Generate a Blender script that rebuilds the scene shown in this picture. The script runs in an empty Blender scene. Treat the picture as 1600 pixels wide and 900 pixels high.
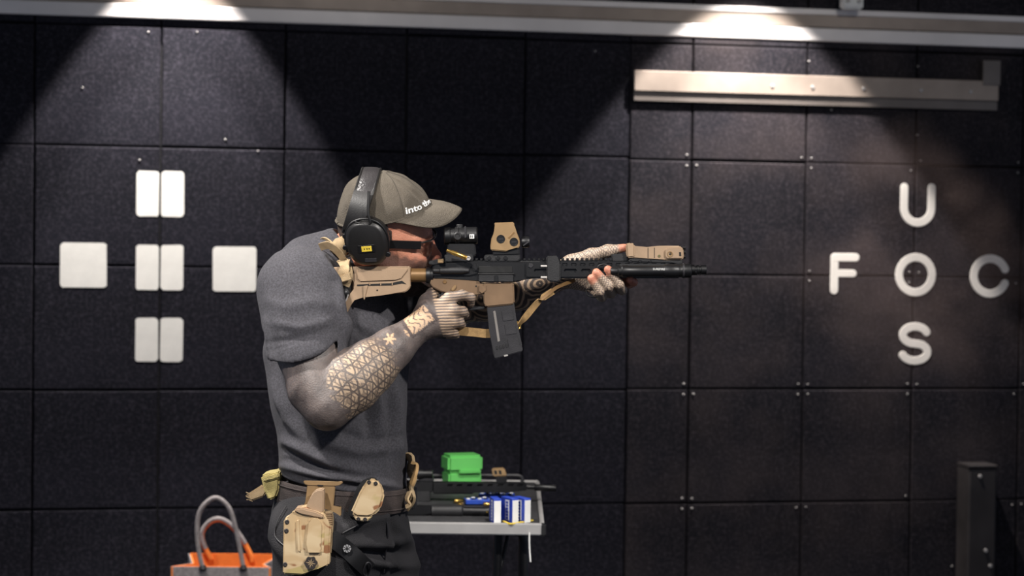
import bpy, bmesh, math, random
import numpy as np
from mathutils import Vector, Matrix

random.seed(7)
SC = bpy.context.scene
COL = SC.collection

# ------------------------------------------------------------------ camera
FPX = 2667.0                       # focal length in pixels of the 1600 px frame
CAM = Vector((0.0, 0.0, 1.48))
PITCH = math.atan(50.0 / FPX)
ROLL = 0.012
RCAM = (Matrix.Rotation(math.pi / 2 - PITCH, 3, 'X') @ Matrix.Rotation(ROLL, 3, 'Z'))
cd = bpy.data.cameras.new('camera')
cd.sensor_width = 36.0
cd.lens = FPX * 36.0 / 1600.0
cd.clip_start = 0.05
cd.dof.use_dof = True
cd.dof.focus_distance = 3.53
cd.dof.aperture_fstop = 4.5
cam = bpy.data.objects.new('camera', cd)
COL.objects.link(cam)
cam.matrix_world = Matrix.Translation(CAM) @ RCAM.to_4x4()
SC.camera = cam

# ------------------------------------------------------------------ world, exposure
SC.view_settings.view_transform = 'Standard'
SC.view_settings.look = 'None'
SC.view_settings.gamma = 1.0
SC.view_settings.use_curve_mapping = False
SC.view_settings.exposure = 0.0
w = bpy.data.worlds.new('world')
SC.world = w
w.use_nodes = True
w.node_tree.nodes['Background'].inputs[0].default_value = (0.66, 0.76, 1.0, 1)
w.node_tree.nodes['Background'].inputs[1].default_value = 0.27

# ------------------------------------------------------------------ lamps (positions in metres)
WALL_A, WALL_B = 370.0 / FPX, 0.0232
_L = math.hypot(WALL_A, WALL_B)
WN = Vector((WALL_B, -WALL_A, 0)) / _L          # wall normal, towards the room
WW = Vector((WALL_A, WALL_B, 0)) / _L           # along the wall, to the right
W0 = Vector((0, 1.0 / WALL_A, 0)) - WW * (Vector((0, 1.0 / WALL_A, 0)).dot(WW))
def wall(s, z, off=0.0):
    p = W0 + WW * s + WN * off
    return Vector((p.x, p.y, z))

CEIL = 3.40
WALL_LAMPS = [wall(-0.225, 3.20, 0.36), wall(2.19, 3.20, 0.45)]
WALL_CONES = [(60, 46), (70, 56)]
ROOM_LAMPS = [  # x, y, energy, cone deg, radius, aim point
    (-1.45, 3.30, 440, 46, 0.08, (-0.35, 3.6, 1.1)),
    (-1.10, 0.90, 430, 34, 0.08, (-0.25, 3.5, 1.15)),
    (2.00, 1.30, 520, 34, 0.08, (-0.15, 3.6, 1.15)),
    (0.50, 3.50, 330, 34, 0.08, (-0.05, 5.0, 0.75)),
    (-1.10, 4.90, 300, 34, 0.08, (-1.10, 6.25, 0.3)),  # unseen lamp added to brighten the felt bag
    (-0.30, 5.40, 20, 120, 0.10, (-0.50, 7.0, 2.45)),  # unseen lamp added to brighten the left part of the top track
    (1.80, 5.60, 20, 120, 0.10, (2.0, 7.4, 2.45)),  # likewise added, lifts the right part of the track
]
def spot(name, loc, energy, deg, blend, radius, col=(1.0, 0.95, 0.90), parent=None, aim=None):
    ld = bpy.data.lights.new(name, 'SPOT')
    ld.energy = energy
    ld.spot_size = math.radians(deg)
    ld.spot_blend = blend
    ld.shadow_soft_size = radius
    ld.color = col
    o = bpy.data.objects.new(name, ld)
    COL.objects.link(o)
    o.location = loc
    if aim is not None:
        o.rotation_euler = (Vector(aim) - Vector(loc)).to_track_quat('-Z', 'Y').to_euler()
    return o
for p, (c0, c1) in zip(WALL_LAMPS, WALL_CONES):
    spot('spot_light', p, 360, c0, 0.12, 0.03, (1.0, 0.94, 0.90))
    spot('spot_light', p, 200, c1, 0.25, 0.03, (1.0, 0.94, 0.90))
for (x, y, e, dg, r, aim) in ROOM_LAMPS:
    spot('spot_light', (x, y, CEIL - 0.10), e, dg, 0.8, r, aim=aim)

# ------------------------------------------------------------------ helpers
def P(px, py, Y):
    d = RCAM @ Vector(((px - 800) / FPX, (450 - py) / FPX, -1.0))
    return CAM + d * (Y / d.y)
Y0 = 3.556
K = 1 / 750.0
def M(px, py, dy=0.0):
    return P(px, py, Y0 + dy)
def wall_px(px, py, off=0.0):
    d = RCAM @ Vector(((px - 800) / FPX, (450 - py) / FPX, -1.0))
    t = ((W0 + WN * off) - CAM).dot(WN) / d.dot(WN)
    p = CAM + d * t
    return p.dot(WW), p.z

def lin(c):
    out = []
    for v in c[:3]:
        v = v / 255.0
        out.append(v / 12.92 if v <= 0.04045 else ((v + 0.055) / 1.055) ** 2.4)
    return tuple(out) + (1.0,)

def mat(name, rgb, rough=0.6, metal=0.0, var=0.12, vscale=12.0, bump=0.0, bscale=150.0, spec=0.5, rgb2=None):
    m = bpy.data.materials.new(name)
    m.use_nodes = True
    nt = m.node_tree
    b = nt.nodes['Principled BSDF']
    b.inputs['Roughness'].default_value = rough
    b.inputs['Metallic'].default_value = metal
    b.inputs['Specular IOR Level'].default_value = spec
    tc = nt.nodes.new('ShaderNodeTexCoord')
    no = nt.nodes.new('ShaderNodeTexNoise')
    no.inputs['Scale'].default_value = vscale
    no.inputs['Detail'].default_value = 5
    nt.links.new(tc.outputs['Object'], no.inputs['Vector'])
    mx = nt.nodes.new('ShaderNodeMix')
    mx.data_type = 'RGBA'
    c1 = lin(rgb)
    c2 = lin(rgb2) if rgb2 else tuple(min(1, v * (1 + 2 * var)) for v in c1[:3]) + (1,)
    c1b = tuple(v * (1 - var) for v in c1[:3]) + (1,) if not rgb2 else c1
    mx.inputs['A'].default_value = c1b
    mx.inputs['B'].default_value = c2
    mr = nt.nodes.new('ShaderNodeMapRange')
    mr.inputs['From Min'].default_value = 0.35
    mr.inputs['From Max'].default_value = 0.7
    nt.links.new(no.outputs['Fac'], mr.inputs['Value'])
    nt.links.new(mr.outputs['Result'], mx.inputs['Factor'])
    nt.links.new(mx.outputs['Result'], b.inputs['Base Color'])
    if bump:
        n2 = nt.nodes.new('ShaderNodeTexNoise')
        n2.inputs['Scale'].default_value = bscale
        n2.inputs['Detail'].default_value = 4
        nt.links.new(tc.outputs['Object'], n2.inputs['Vector'])
        bp = nt.nodes.new('ShaderNodeBump')
        bp.inputs['Strength'].default_value = bump
        bp.inputs['Distance'].default_value = 0.01
        nt.links.new(n2.outputs['Fac'], bp.inputs['Height'])
        nt.links.new(bp.outputs['Normal'], b.inputs['Normal'])
    return m

WL = {}
def link(o, parent=None, center=None):
    COL.objects.link(o)
    c = Vector(center) if center is not None else Vector((0, 0, 0))
    WL[o.name] = c
    if parent is not None:
        o.parent = parent
        o.location = c - WL[parent.name]
    else:
        o.location = c
    return o
def tag(o, label=None, cat=None, group=None, kind=None):
    if label: o['label'] = label
    if cat: o['category'] = cat
    if group: o['group'] = group
    if kind: o['kind'] = kind
    return o
def thing(name, loc, label, cat, group=None):
    o = bpy.data.objects.new(name, None)
    o.empty_display_size = 0.05
    link(o, None, loc)
    return tag(o, label, cat, group)
def mesh_obj(name, verts, faces, m, parent=None, smooth=False, label=None, edges=()):
    v = np.array([tuple(p) for p in verts], dtype=float)
    c = (v.min(0) + v.max(0)) / 2
    me = bpy.data.meshes.new(name)
    me.from_pydata((v - c).tolist(), list(edges), [list(f) for f in faces])
    me.update()
    if m is not None:
        me.materials.append(m)
    if smooth:
        me.polygons.foreach_set('use_smooth', [True] * len(me.polygons))
    o = bpy.data.objects.new(name, me)
    link(o, parent, c)
    if label: o['label'] = label
    return o
def bm_obj(name, bm, m, parent=None, smooth=False, label=None):
    bmesh.ops.recalc_face_normals(bm, faces=bm.faces)
    vs = [v.co.copy() for v in bm.verts]
    bm.verts.index_update()
    fs = [[v.index for v in f.verts] for f in bm.faces]
    bm.free()
    return mesh_obj(name, vs, fs, m, parent, smooth, label)
def smooth_by_angle(o, deg=35):
    me = o.data
    me.polygons.foreach_set('use_smooth', [True] * len(me.polygons))
    bm = bmesh.new(); bm.from_mesh(me)
    a = math.radians(deg)
    for e in bm.edges:
        e.smooth = (len(e.link_faces) == 2 and e.calc_face_angle(0) < a)
    bm.to_mesh(me); bm.free()
    return o

def add_prism(bm, front, depth_vec, bevel=0.0, seg=2):
    """front: list of world points (a planar polygon); extruded by depth_vec."""
    d = Vector(depth_vec)
    a = [bm.verts.new(p) for p in front]
    b = [bm.verts.new(Vector(p) + d) for p in front]
    n = len(a)
    fs = [bm.faces.new(a), bm.faces.new(b[::-1])]
    for i in range(n):
        fs.append(bm.faces.new([a[i], b[i], b[(i + 1) % n], a[(i + 1) % n]]))
    if bevel:
        es = set()
        for f in fs:
            for e in f.edges: es.add(e)
        bmesh.ops.bevel(bm, geom=list(es), offset=bevel, segments=seg, affect='EDGES', clamp_overlap=True)
def prism(name, pts, dy, thick, m, parent=None, bevel=0.0015, seg=2, label=None, Y=None):
    """pts in photo pixels on the face nearest the camera, which lies at Y0+dy."""
    Yn = Y if Y is not None else Y0 + dy
    bm = bmesh.new()
    add_prism(bm, [P(x, y, Yn) for x, y in pts], (0, thick, 0), bevel, seg)
    o = bm_obj(name, bm, m, parent, False, label)
    return smooth_by_angle(o, 40)
def add_box(bm, c, size, rot=None, bevel=0.0, seg=2):
    sx, sy, sz = [s / 2 for s in size]
    R = rot if rot is not None else Matrix.Identity(3)
    c = Vector(c)
    q = [c + R @ Vector((x, -sy, z)) for x, z in ((-sx, -sz), (sx, -sz), (sx, sz), (-sx, sz))]
    add_prism(bm, q, R @ Vector((0, 2 * sy, 0)), bevel, seg)
def box(name, c, size, m, parent=None, rot=None, bevel=0.002, seg=2, label=None):
    bm = bmesh.new()
    add_box(bm, c, size, rot, bevel, seg)
    return smooth_by_angle(bm_obj(name, bm, m, parent, False, label), 40)
def catmull(pts, n=6, closed=False):
    pts = [Vector(p) for p in pts]
    out = []
    N = len(pts)
    rng = range(N if closed else N - 1)
    for i in rng:
        p0 = pts[i - 1] if (i > 0 or closed) else pts[0]
        p1 = pts[i]; p2 = pts[(i + 1) % N]
        p3 = pts[(i + 2) % N] if (i + 2 < N or closed) else pts[-1]
        for k in range(n):
            t = k / n
            out.append(0.5 * ((2 * p1) + (p2 - p0) * t + (2 * p0 - 5 * p1 + 4 * p2 - p3) * t * t + (3 * p1 - p0 - 3 * p2 + p3) * t ** 3))
    if not closed: out.append(pts[-1])
    return out
def add_sweep(bm, path, prof, up=None, closed=False, scale=None):
    """sweep closed profile [(a,b)] along path; a along side, b along up."""
    N = len(path)
    rings = []
    prev = None
    for i, p in enumerate(path):
        if closed:
            t = (path[(i + 1) % N] - path[i - 1]).normalized()
        else:
            t = (path[min(i + 1, N - 1)] - path[max(i - 1, 0)]).normalized()
        if up is not None:
            u = Vector(up[i]) if isinstance(up, list) else Vector(up)
        else:
            u = prev if prev is not None else (Vector((0, 0, 1)) if abs(t.z) < 0.9 else Vector((0, 1, 0)))
        u = (u - t * u.dot(t)).normalized()
        prev = u
        s = t.cross(u)
        k = scale[i] if scale else 1.0
        rings.append([bm.verts.new(p + s * a * k + u * b * k) for a, b in prof])
    n = len(prof)
    for i in range(N if closed else N - 1):
        r0, r1 = rings[i], rings[(i + 1) % N]
        for j in range(n):
            bm.faces.new([r0[j], r0[(j + 1) % n], r1[(j + 1) % n], r1[j]])
    if not closed:
        bm.faces.new(rings[0][::-1]); bm.faces.new(rings[-1])
def circ(r, n=10, ry=None):
    return [(r * math.cos(2 * math.pi * i / n), (ry or r) * math.sin(2 * math.pi * i / n)) for i in range(n)]
def tube(name, path, r, m, parent=None, n=10, closed=False, scale=None, label=None):
    bm = bmesh.new()
    add_sweep(bm, [Vector(p) for p in path], circ(r, n), None, closed, scale)
    return smooth_by_angle(bm_obj(name, bm, m, parent, True, label), 50)
def strap(name, path, width, thick, m, parent=None, up=None, n=5, label=None):
    """flat webbing: up is the direction across the width."""
    bm = bmesh.new()
    pth = catmull(path, n)
    if isinstance(up, list):
        ups = catmull(up, n)
    else:
        ups = [Vector(up)] * len(pth)
    a, b = thick / 2, width / 2
    add_sweep(bm, pth, [(-a, -b), (a, -b), (a, b), (-a, b)], ups)
    return smooth_by_angle(bm_obj(name, bm, m, parent, True, label), 40)
def add_lathe(bm, a, b, prof, n=20):
    """profile [(t, r)] with t in metres from a towards b."""
    a = Vector(a); ax = (Vector(b) - a).normalized()
    u = ax.orthogonal().normalized(); v = ax.cross(u)
    rings = []
    for t, r in prof:
        rings.append([bm.verts.new(a + ax * t + (u * math.cos(2 * math.pi * i / n) + v * math.sin(2 * math.pi * i / n)) * max(r, 1e-5)) for i in range(n)])
    for i in range(len(rings) - 1):
        for j in range(n):
            bm.faces.new([rings[i][j], rings[i][(j + 1) % n], rings[i + 1][(j + 1) % n], rings[i + 1][j]])
    bm.faces.new(rings[0][::-1]); bm.faces.new(rings[-1])
def lathe(name, a, b, prof, m, parent=None, n=20, label=None):
    bm = bmesh.new()
    add_lathe(bm, a, b, prof, n)
    return smooth_by_angle(bm_obj(name, bm, m, parent, True, label), 35)
def cyl(name, a, b, r, m, parent=None, n=20, ch=0.001, label=None):
    L = (Vector(b) - Vector(a)).length
    return lathe(name, a, b, [(0, r - ch), (ch, r), (L - ch, r), (L, r - ch)], m, parent, n, label)
def cut(o, cutters):
    for c in cutters:
        md = o.modifiers.new('cut', 'BOOLEAN')
        md.operation = 'DIFFERENCE'; md.object = c; md.solver = 'EXACT'
    bpy.context.view_layer.update()
    dg = bpy.context.evaluated_depsgraph_get()
    me = bpy.data.meshes.new_from_object(o.evaluated_get(dg))
    o.modifiers.clear()
    o.data = me
    for c in cutters:
        bpy.data.objects.remove(c, do_unlink=True)
    return smooth_by_angle(o, 35)
def text_obj(name, s, size, m, parent, fn, extrude=0.0004, res=3, bold=0.0, align='LEFT', label=None):
    """text outline triangulated, then every vertex put through fn(x, y, z) -> world."""
    cu = bpy.data.curves.new('tmp', 'FONT')
    cu.body = s; cu.size = size; cu.extrude = extrude; cu.resolution_u = res; cu.offset = bold
    cu.align_x = align
    t = bpy.data.objects.new('tmp', cu)
    COL.objects.link(t)
    bpy.context.view_layer.update()
    me = bpy.data.meshes.new_from_object(t.evaluated_get(bpy.context.evaluated_depsgraph_get()))
    vs = [fn(*v.co) for v in me.vertices]
    fs = [list(p.vertices) for p in me.polygons]
    bpy.data.objects.remove(t, do_unlink=True)
    bpy.data.meshes.remove(me)
    return mesh_obj(name, vs, fs, m, parent, False, label)

# ------------------------------------------------------------------ signed distance modelling (people, cloth)
class Field:
    def __init__(s, lo, hi, h):
        s.lo = np.array(lo, dtype=np.float64); s.h = h
        s.n = np.ceil((np.array(hi) - s.lo) / h).astype(int) + 1
        s.F = np.full(tuple(s.n), 0.06, dtype=np.float32)
    def _sub(s, lo, hi):
        i0 = np.clip(np.floor((np.array(lo) - s.lo) / s.h).astype(int), 0, s.n)
        i1 = np.clip(np.ceil((np.array(hi) - s.lo) / s.h).astype(int) + 1, 0, s.n)
        sl = tuple(slice(a, b) for a, b in zip(i0, i1))
        ax = [(s.lo[d] + s.h * np.arange(i0[d], i1[d])).astype(np.float32) for d in range(3)]
        return sl, ax[0][:, None, None], ax[1][None, :, None], ax[2][None, None, :]
    def _comb(s, sl, d, k, op):
        f = s.F[sl]
        if f.size == 0: return
        if op == 'add':
            hh = np.maximum(k - np.abs(f - d), 0) / k
            s.F[sl] = np.minimum(f, d) - hh * hh * k * 0.25
        else:
            d = -d
            hh = np.maximum(k - np.abs(f - d), 0) / k
            s.F[sl] = np.maximum(f, d) + hh * hh * k * 0.25
    def cap(s, a, b, ra, rb=None, k=0.02, op='add', flat=None):
        """tapered capsule; flat = (axis vector, factor) stretches the section along an axis."""
        rb = ra if rb is None else rb
        a = np.array(a, dtype=float); b = np.array(b, dtype=float)
        st = max(1.0, flat[1]) if flat else 1.0
        R = max(ra, rb) * st + k + 0.012
        sl, X, Y, Z = s._sub(np.minimum(a, b) - R, np.maximum(a, b) + R)
        ab = b - a
        L = max(float(ab @ ab), 1e-9)
        t = np.clip(((X - a[0]) * ab[0] + (Y - a[1]) * ab[1] + (Z - a[2]) * ab[2]) / L, 0, 1)
        qx = X - a[0] - t * ab[0]; qy = Y - a[1] - t * ab[1]; qz = Z - a[2] - t * ab[2]
        if flat:
            n = np.array(flat[0], dtype=float); n /= np.linalg.norm(n)
            c = (qx * n[0] + qy * n[1] + qz * n[2]) * (1.0 / flat[1] - 1)
            qx = qx + c * n[0]; qy = qy + c * n[1]; qz = qz + c * n[2]
        d = np.sqrt(qx * qx + qy * qy + qz * qz) - (ra + (rb - ra) * t)
        s._comb(sl, d.astype(np.float32), k, op)
    def chain(s, pts, k=0.02, flat=None, op='add', dr=0.0):
        for (p, r), (q, r2) in zip(pts[:-1], pts[1:]):
            s.cap(p, q, r + dr, r2 + dr, k, op, flat)
    def ell(s, c, radii, axes=None, k=0.02, op='add'):
        c = np.array(c, dtype=float)
        A = np.array(axes if axes is not None else np.eye(3), dtype=float)
        R = max(radii) + k + 0.012
        sl, X, Y, Z = s._sub(c - R, c + R)
        q = [((X - c[0]) * A[i][0] + (Y - c[1]) * A[i][1] + (Z - c[2]) * A[i][2]) for i in range(3)]
        k0 = np.sqrt(sum((q[i] / radii[i]) ** 2 for i in range(3)))
        k1 = np.sqrt(sum((q[i] / radii[i] ** 2) ** 2 for i in range(3))) + 1e-9
        s._comb(sl, (k0 * (k0 - 1.0) / k1).astype(np.float32), k, op)
    def plane(s, p, n, k=0.006, lo=None, hi=None):
        """keep the side the normal points away from."""
        n = np.array(n, dtype=float); n /= np.linalg.norm(n); p = np.array(p, dtype=float)
        sl, X, Y, Z = s._sub(lo if lo is not None else s.lo, hi if hi is not None else s.lo + s.n * s.h)
        d = ((X - p[0]) * n[0] + (Y - p[1]) * n[1] + (Z - p[2]) * n[2]).astype(np.float32)
        s._comb(sl, -d, k, 'sub')
    def mesh(s):
        F = s.F; S = F < 0
        nx, ny, nz = F.shape
        c = np.zeros((nx - 1, ny - 1, nz - 1), dtype=np.uint8)
        offs = [(i, j, k) for i in (0, 1) for j in (0, 1) for k in (0, 1)]
        for i, j, k in offs:
            c += S[i:nx - 1 + i, j:ny - 1 + j, k:nz - 1 + k]
        I, J, Kk = np.nonzero((c > 0) & (c < 8))
        idx = np.full(c.shape, -1, dtype=np.int64)
        idx[I, J, Kk] = np.arange(len(I))
        vals = {o: F[I + o[0], J + o[1], Kk + o[2]].astype(np.float64) for o in offs}
        acc = np.zeros((len(I), 3)); cnt = np.zeros(len(I))
        for o in offs:
            for ax in range(3):
                if o[ax]: continue
                q = list(o); q[ax] = 1; q = tuple(q)
                a, b = vals[o], vals[q]
                mk = (a < 0) != (b < 0)
                t = np.where(mk, a / np.where(mk, a - b, 1), 0)
                pt = np.array(o, dtype=float)[None, :].repeat(len(I), 0)
                pt[:, ax] += t
                acc[mk] += pt[mk]; cnt[mk] += 1
        V = s.lo + s.h * (np.stack([I, J, Kk], 1) + acc / cnt[:, None])
        Q = []
        for ax in range(3):
            sa = [slice(None)] * 3; sb = [slice(None)] * 3
            sa[ax] = slice(0, -1); sb[ax] = slice(1, None)
            D = S[tuple(sa)] != S[tuple(sb)]
            i, j, k = np.nonzero(D)
            e = np.stack([i, j, k], 1)
            u, v = (ax + 1) % 3, (ax + 2) % 3
            ok = (e[:, u] > 0) & (e[:, v] > 0) & (e[:, u] < F.shape[u] - 1) & (e[:, v] < F.shape[v] - 1)
            e = e[ok]
            inside = S[e[:, 0], e[:, 1], e[:, 2]]
            def cell(du, dv):
                q = e.copy(); q[:, u] += du; q[:, v] += dv
                return idx[q[:, 0], q[:, 1], q[:, 2]]
            q = np.stack([cell(-1, -1), cell(0, -1), cell(0, 0), cell(-1, 0)], 1)
            q[~inside] = q[~inside][:, ::-1]
            Q.append(q)
        return V, np.concatenate(Q)

def np_mesh_obj(name, V, Q, m, parent=None, attrs=None, relax=1):
    # light relaxation of the surface-net vertices
    for _ in range(relax):
        acc = np.zeros_like(V); cnt = np.zeros(len(V))
        for a, b in ((0, 1), (1, 2), (2, 3), (3, 0)):
            np.add.at(acc, Q[:, a], V[Q[:, b]]); np.add.at(cnt, Q[:, a], 1)
            np.add.at(acc, Q[:, b], V[Q[:, a]]); np.add.at(cnt, Q[:, b], 1)
        V = V * 0.4 + 0.6 * acc / np.maximum(cnt, 1)[:, None]
    c = (V.min(0) + V.max(0)) / 2
    me = bpy.data.meshes.new(name)
    me.vertices.add(len(V)); me.vertices.foreach_set('co', (V - c).astype(np.float32).ravel())
    me.loops.add(Q.size); me.loops.foreach_set('vertex_index', Q.astype(np.int32).ravel())
    me.polygons.add(len(Q))
    me.polygons.foreach_set('loop_start', np.arange(0, Q.size, 4, dtype=np.int32))
    me.polygons.foreach_set('loop_total', np.full(len(Q), 4, dtype=np.int32))
    me.update(calc_edges=True); me.validate()
    me.polygons.foreach_set('use_smooth', [True] * len(me.polygons))
    if m is not None: me.materials.append(m)
    if attrs:
        for k, arr in attrs.items():
            if arr.ndim == 2 and arr.shape[1] == 3:
                at = me.attributes.new(k, 'FLOAT_VECTOR', 'POINT'); at.data.foreach_set('vector', arr.astype(np.float32).ravel())
            else:
                at = me.attributes.new(k, 'FLOAT', 'POINT'); at.data.foreach_set('value', arr.astype(np.float32).ravel())
    o = bpy.data.objects.new(name, me)
    link(o, parent, c)
    return o
def vnormals(V, Q):
    n = np.cross(V[Q[:, 2]] - V[Q[:, 0]], V[Q[:, 3]] - V[Q[:, 1]])
    N = np.zeros_like(V)
    for a in range(4): np.add.at(N, Q[:, a], n)
    return N / np.maximum(np.linalg.norm(N, axis=1), 1e-12)[:, None]
def sstep(a, b, x):
    t = np.clip((x - a) / (b - a), 0, 1)
    return t * t * (3 - 2 * t)

# ------------------------------------------------------------------ materials
def rubber_mat(name, base, fleck, residue=0.0, rough=0.75):
    m = mat(name, base, rough, 0, 0.25, 2.2, 0.2, 220, spec=0.15)
    nt = m.node_tree; b = nt.nodes['Principled BSDF']
    src = b.inputs['Base Color'].links[0].from_socket
    tc = [n for n in nt.nodes if n.type == 'TEX_COORD'][0]
    no = nt.nodes.new('ShaderNodeTexNoise'); no.inputs['Scale'].default_value = 95; no.inputs['Detail'].default_value = 5
    nt.links.new(tc.outputs['Object'], no.inputs['Vector'])
    rp = nt.nodes.new('ShaderNodeMapRange'); rp.inputs['From Min'].default_value = 0.45; rp.inputs['From Max'].default_value = 0.85
    nt.links.new(no.outputs['Fac'], rp.inputs['Value'])
    mx = nt.nodes.new('ShaderNodeMix'); mx.data_type = 'RGBA'
    mx.inputs['B'].default_value = lin(fleck)
    nt.links.new(rp.outputs['Result'], mx.inputs['Factor'])
    nt.links.new(src, mx.inputs['A'])
    out = mx.outputs['Result']
    if residue:
        ge = nt.nodes.new('ShaderNodeNewGeometry')
        n3 = nt.nodes.new('ShaderNodeTexNoise'); n3.inputs['Scale'].default_value = 2.6; n3.inputs['Detail'].default_value = 6
        nt.links.new(ge.outputs['Position'], n3.inputs['Vector'])
        r3 = nt.nodes.new('ShaderNodeMapRange'); r3.inputs['From Min'].default_value = 0.45; r3.inputs['From Max'].default_value = 0.75; r3.inputs['To Max'].default_value = residue
        nt.links.new(n3.outputs['Fac'], r3.inputs['Value'])
        m2 = nt.nodes.new('ShaderNodeMix'); m2.data_type = 'RGBA'; m2.inputs['B'].default_value = lin((80, 70, 68))
        nt.links.new(r3.outputs['Result'], m2.inputs['Factor']); nt.links.new(out, m2.inputs['A'])
        out = m2.outputs['Result']
    nt.links.new(out, b.inputs['Base Color'])
    return m
M_TILE = rubber_mat('rubber_tile', (21, 21, 28), (60, 57, 66))
M_TILE2 = rubber_mat('rubber_tile_worn', (24, 23, 28), (64, 59, 64), 0.35)
M_BACK = mat('wall_backing', (16, 16, 18), 0.9)
M_FLOOR = rubber_mat('rubber_floor', (40, 40, 43), (70, 68, 70))
M_CEIL = mat('ceiling_black', (14, 14, 16), 0.9)
M_PAINT = mat('white_wall_paint', (240, 237, 228), 0.7, 0, 0.03, 14, 0.06, 120)
M_PAINT2 = mat('cream_wall_paint', (240, 234, 224), 0.7, 0, 0.03, 14, 0.06, 120)
M_ALU = mat('brushed_aluminium', (232, 226, 222), 0.42, 0.15, 0.06, 4, 0.05, 300)
M_ALU2 = mat('galvanised_steel', (160, 146, 134), 0.45, 0.25, 0.10, 6, 0.05, 300)
M_ALUD = mat('shaded_steel', (120, 112, 106), 0.5, 0.6, 0.1, 6)  # darker copy of the steel, shade put into its colour
M_SCREW = mat('zinc_screw', (180, 176, 172), 0.4, 0.3, 0.05)
M_POST = mat('dark_steel_post', (46, 42, 42), 0.6, 0.2, 0.2, 8)
M_BLACK = mat('black_anodised', (17, 17, 19), 0.42, 0.1, 0.15, 30, 0.03, 400)
M_BLACK2 = mat('black_polymer', (25, 25, 27), 0.55, 0, 0.15, 40, 0.1, 500)
M_GREYP = mat('dark_grey_polymer', (38, 37, 40), 0.5, 0, 0.12, 40, 0.08, 500)
M_HOLE = mat('dark_recess', (9, 9, 10), 0.7)
M_TAN = mat('tan_polymer', (152, 128, 103), 0.55, 0, 0.06, 18, 0.06, 500)
M_TANM = mat('tan_anodised', (140, 114, 80), 0.45, 0.15, 0.08, 25)
M_BRONZE = mat('bronze_anodised', (120, 92, 58), 0.42, 0.35, 0.1, 20)
M_LOWER = mat('brown_anodised', (116, 93, 70), 0.5, 0.2, 0.1, 20)
M_BRASS = mat('brass', (216, 176, 96), 0.25, 0.9, 0.08)
M_WEB = mat('coyote_webbing', (152, 122, 80), 0.85, 0, 0.15, 90, 0.3, 700)
M_SAND = mat('sand_webbing', (158, 136, 104), 0.85, 0, 0.15, 60, 0.3, 600)
M_WHITE = mat('white_print', (225, 225, 222), 0.6, 0, 0.03)
M_GREYPRINT = mat('grey_print', (150, 150, 152), 0.6, 0, 0.03)
M_YELLOW = mat('yellow_label', (214, 186, 62), 0.5, 0, 0.08, 200)
M_SHIRT = mat('charcoal_jersey', (68, 67, 72), 0.95, 0, 0.22, 260, 0.5, 900)
M_TROUSER = mat('black_trouser_cloth', (34, 33, 36), 0.85, 0, 0.15, 9, 0.4, 500)
M_CAP = mat('olive_brown_cotton', (84, 77, 67), 0.9, 0, 0.10, 26, 0.5, 600)
M_LEATHER = mat('dark_leather', (48, 46, 47), 0.35, 0, 0.15, 22, 0.2, 250)
M_CUP = mat('black_cup_plastic', (26, 25, 25), 0.4, 0, 0.08, 20, 0.05, 400)
M_BELT = mat('worn_dark_webbing', (52, 44, 42), 0.85, 0, 0.3, 30, 0.4, 500)
M_GREEN = mat('green_plastic', (92, 176, 88), 0.4, 0, 0.06, 8)
M_BLUE = mat('blue_card', (38, 66, 170), 0.5, 0, 0.08, 40)
M_BLUE2 = mat('blue_plastic', (44, 78, 178), 0.35, 0, 0.12, 40)
M_FELT = mat('grey_felt', (150, 143, 142), 0.95, 0, 0.15, 70, 0.5, 500)
M_ORANGE = mat('orange_felt', (250, 140, 60), 0.9, 0, 0.06, 40, 0.3, 500)
M_TABLE = mat('black_table_top', (40, 40, 42), 0.7, 0, 0.3, 60, 0.15, 300)
M_TABEDGE = mat('table_edge_aluminium', (186, 184, 182), 0.45, 0.5, 0.05)
M_HAIR = mat('dark_brown_hair', (58, 42, 34), 0.8, 0, 0.3, 160, 0.8, 700)

def camo_mat(name):
    m = bpy.data.materials.new(name); m.use_nodes = True
    nt = m.node_tree; b = nt.nodes['Principled BSDF']; b.inputs['Roughness'].default_value = 0.5
    tc = nt.nodes.new('ShaderNodeTexCoord')
    mp = nt.nodes.new('ShaderNodeMapping'); mp.inputs['Scale'].default_value = (1, 1, 2.2)
    nt.links.new(tc.outputs['Object'], mp.inputs['Vector'])
    prev = None
    cur = lin((186, 160, 122))
    col = None
    for i, (c, sc, lo, hi) in enumerate((((200, 178, 142), 14, .45, .65), ((172, 154, 104), 12, .58, .63), ((140, 98, 66), 15, .62, .65))):
        n = nt.nodes.new('ShaderNodeTexNoise'); n.inputs['Scale'].default_value = sc; n.inputs['Detail'].default_value = 2
        n.inputs['Distortion'].default_value = 0.6
        ad = nt.nodes.new('ShaderNodeVectorMath'); ad.operation = 'ADD'; ad.inputs[1].default_value = (i * 3.1 + .4, i * 1.7, i * 2.3)
        nt.links.new(mp.outputs['Vector'], ad.inputs[0]); nt.links.new(ad.outputs['Vector'], n.inputs['Vector'])
        r = nt.nodes.new('ShaderNodeMapRange'); r.inputs['From Min'].default_value = lo; r.inputs['From Max'].default_value = hi
        nt.links.new(n.outputs['Fac'], r.inputs['Value'])
        x = nt.nodes.new('ShaderNodeMix'); x.data_type = 'RGBA'; x.inputs['B'].default_value = lin(c)
        nt.links.new(r.outputs['Result'], x.inputs['Factor'])
        if col is None: x.inputs['A'].default_value = cur
        else: nt.links.new(col, x.inputs['A'])
        col = x.outputs['Result']
    nt.links.new(col, b.inputs['Base Color'])
    return m
M_CAMO = camo_mat('desert_camouflage')
m = bpy.data.materials.new('clear_lens'); m.use_nodes = True
_b = m.node_tree.nodes['Principled BSDF']
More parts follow.
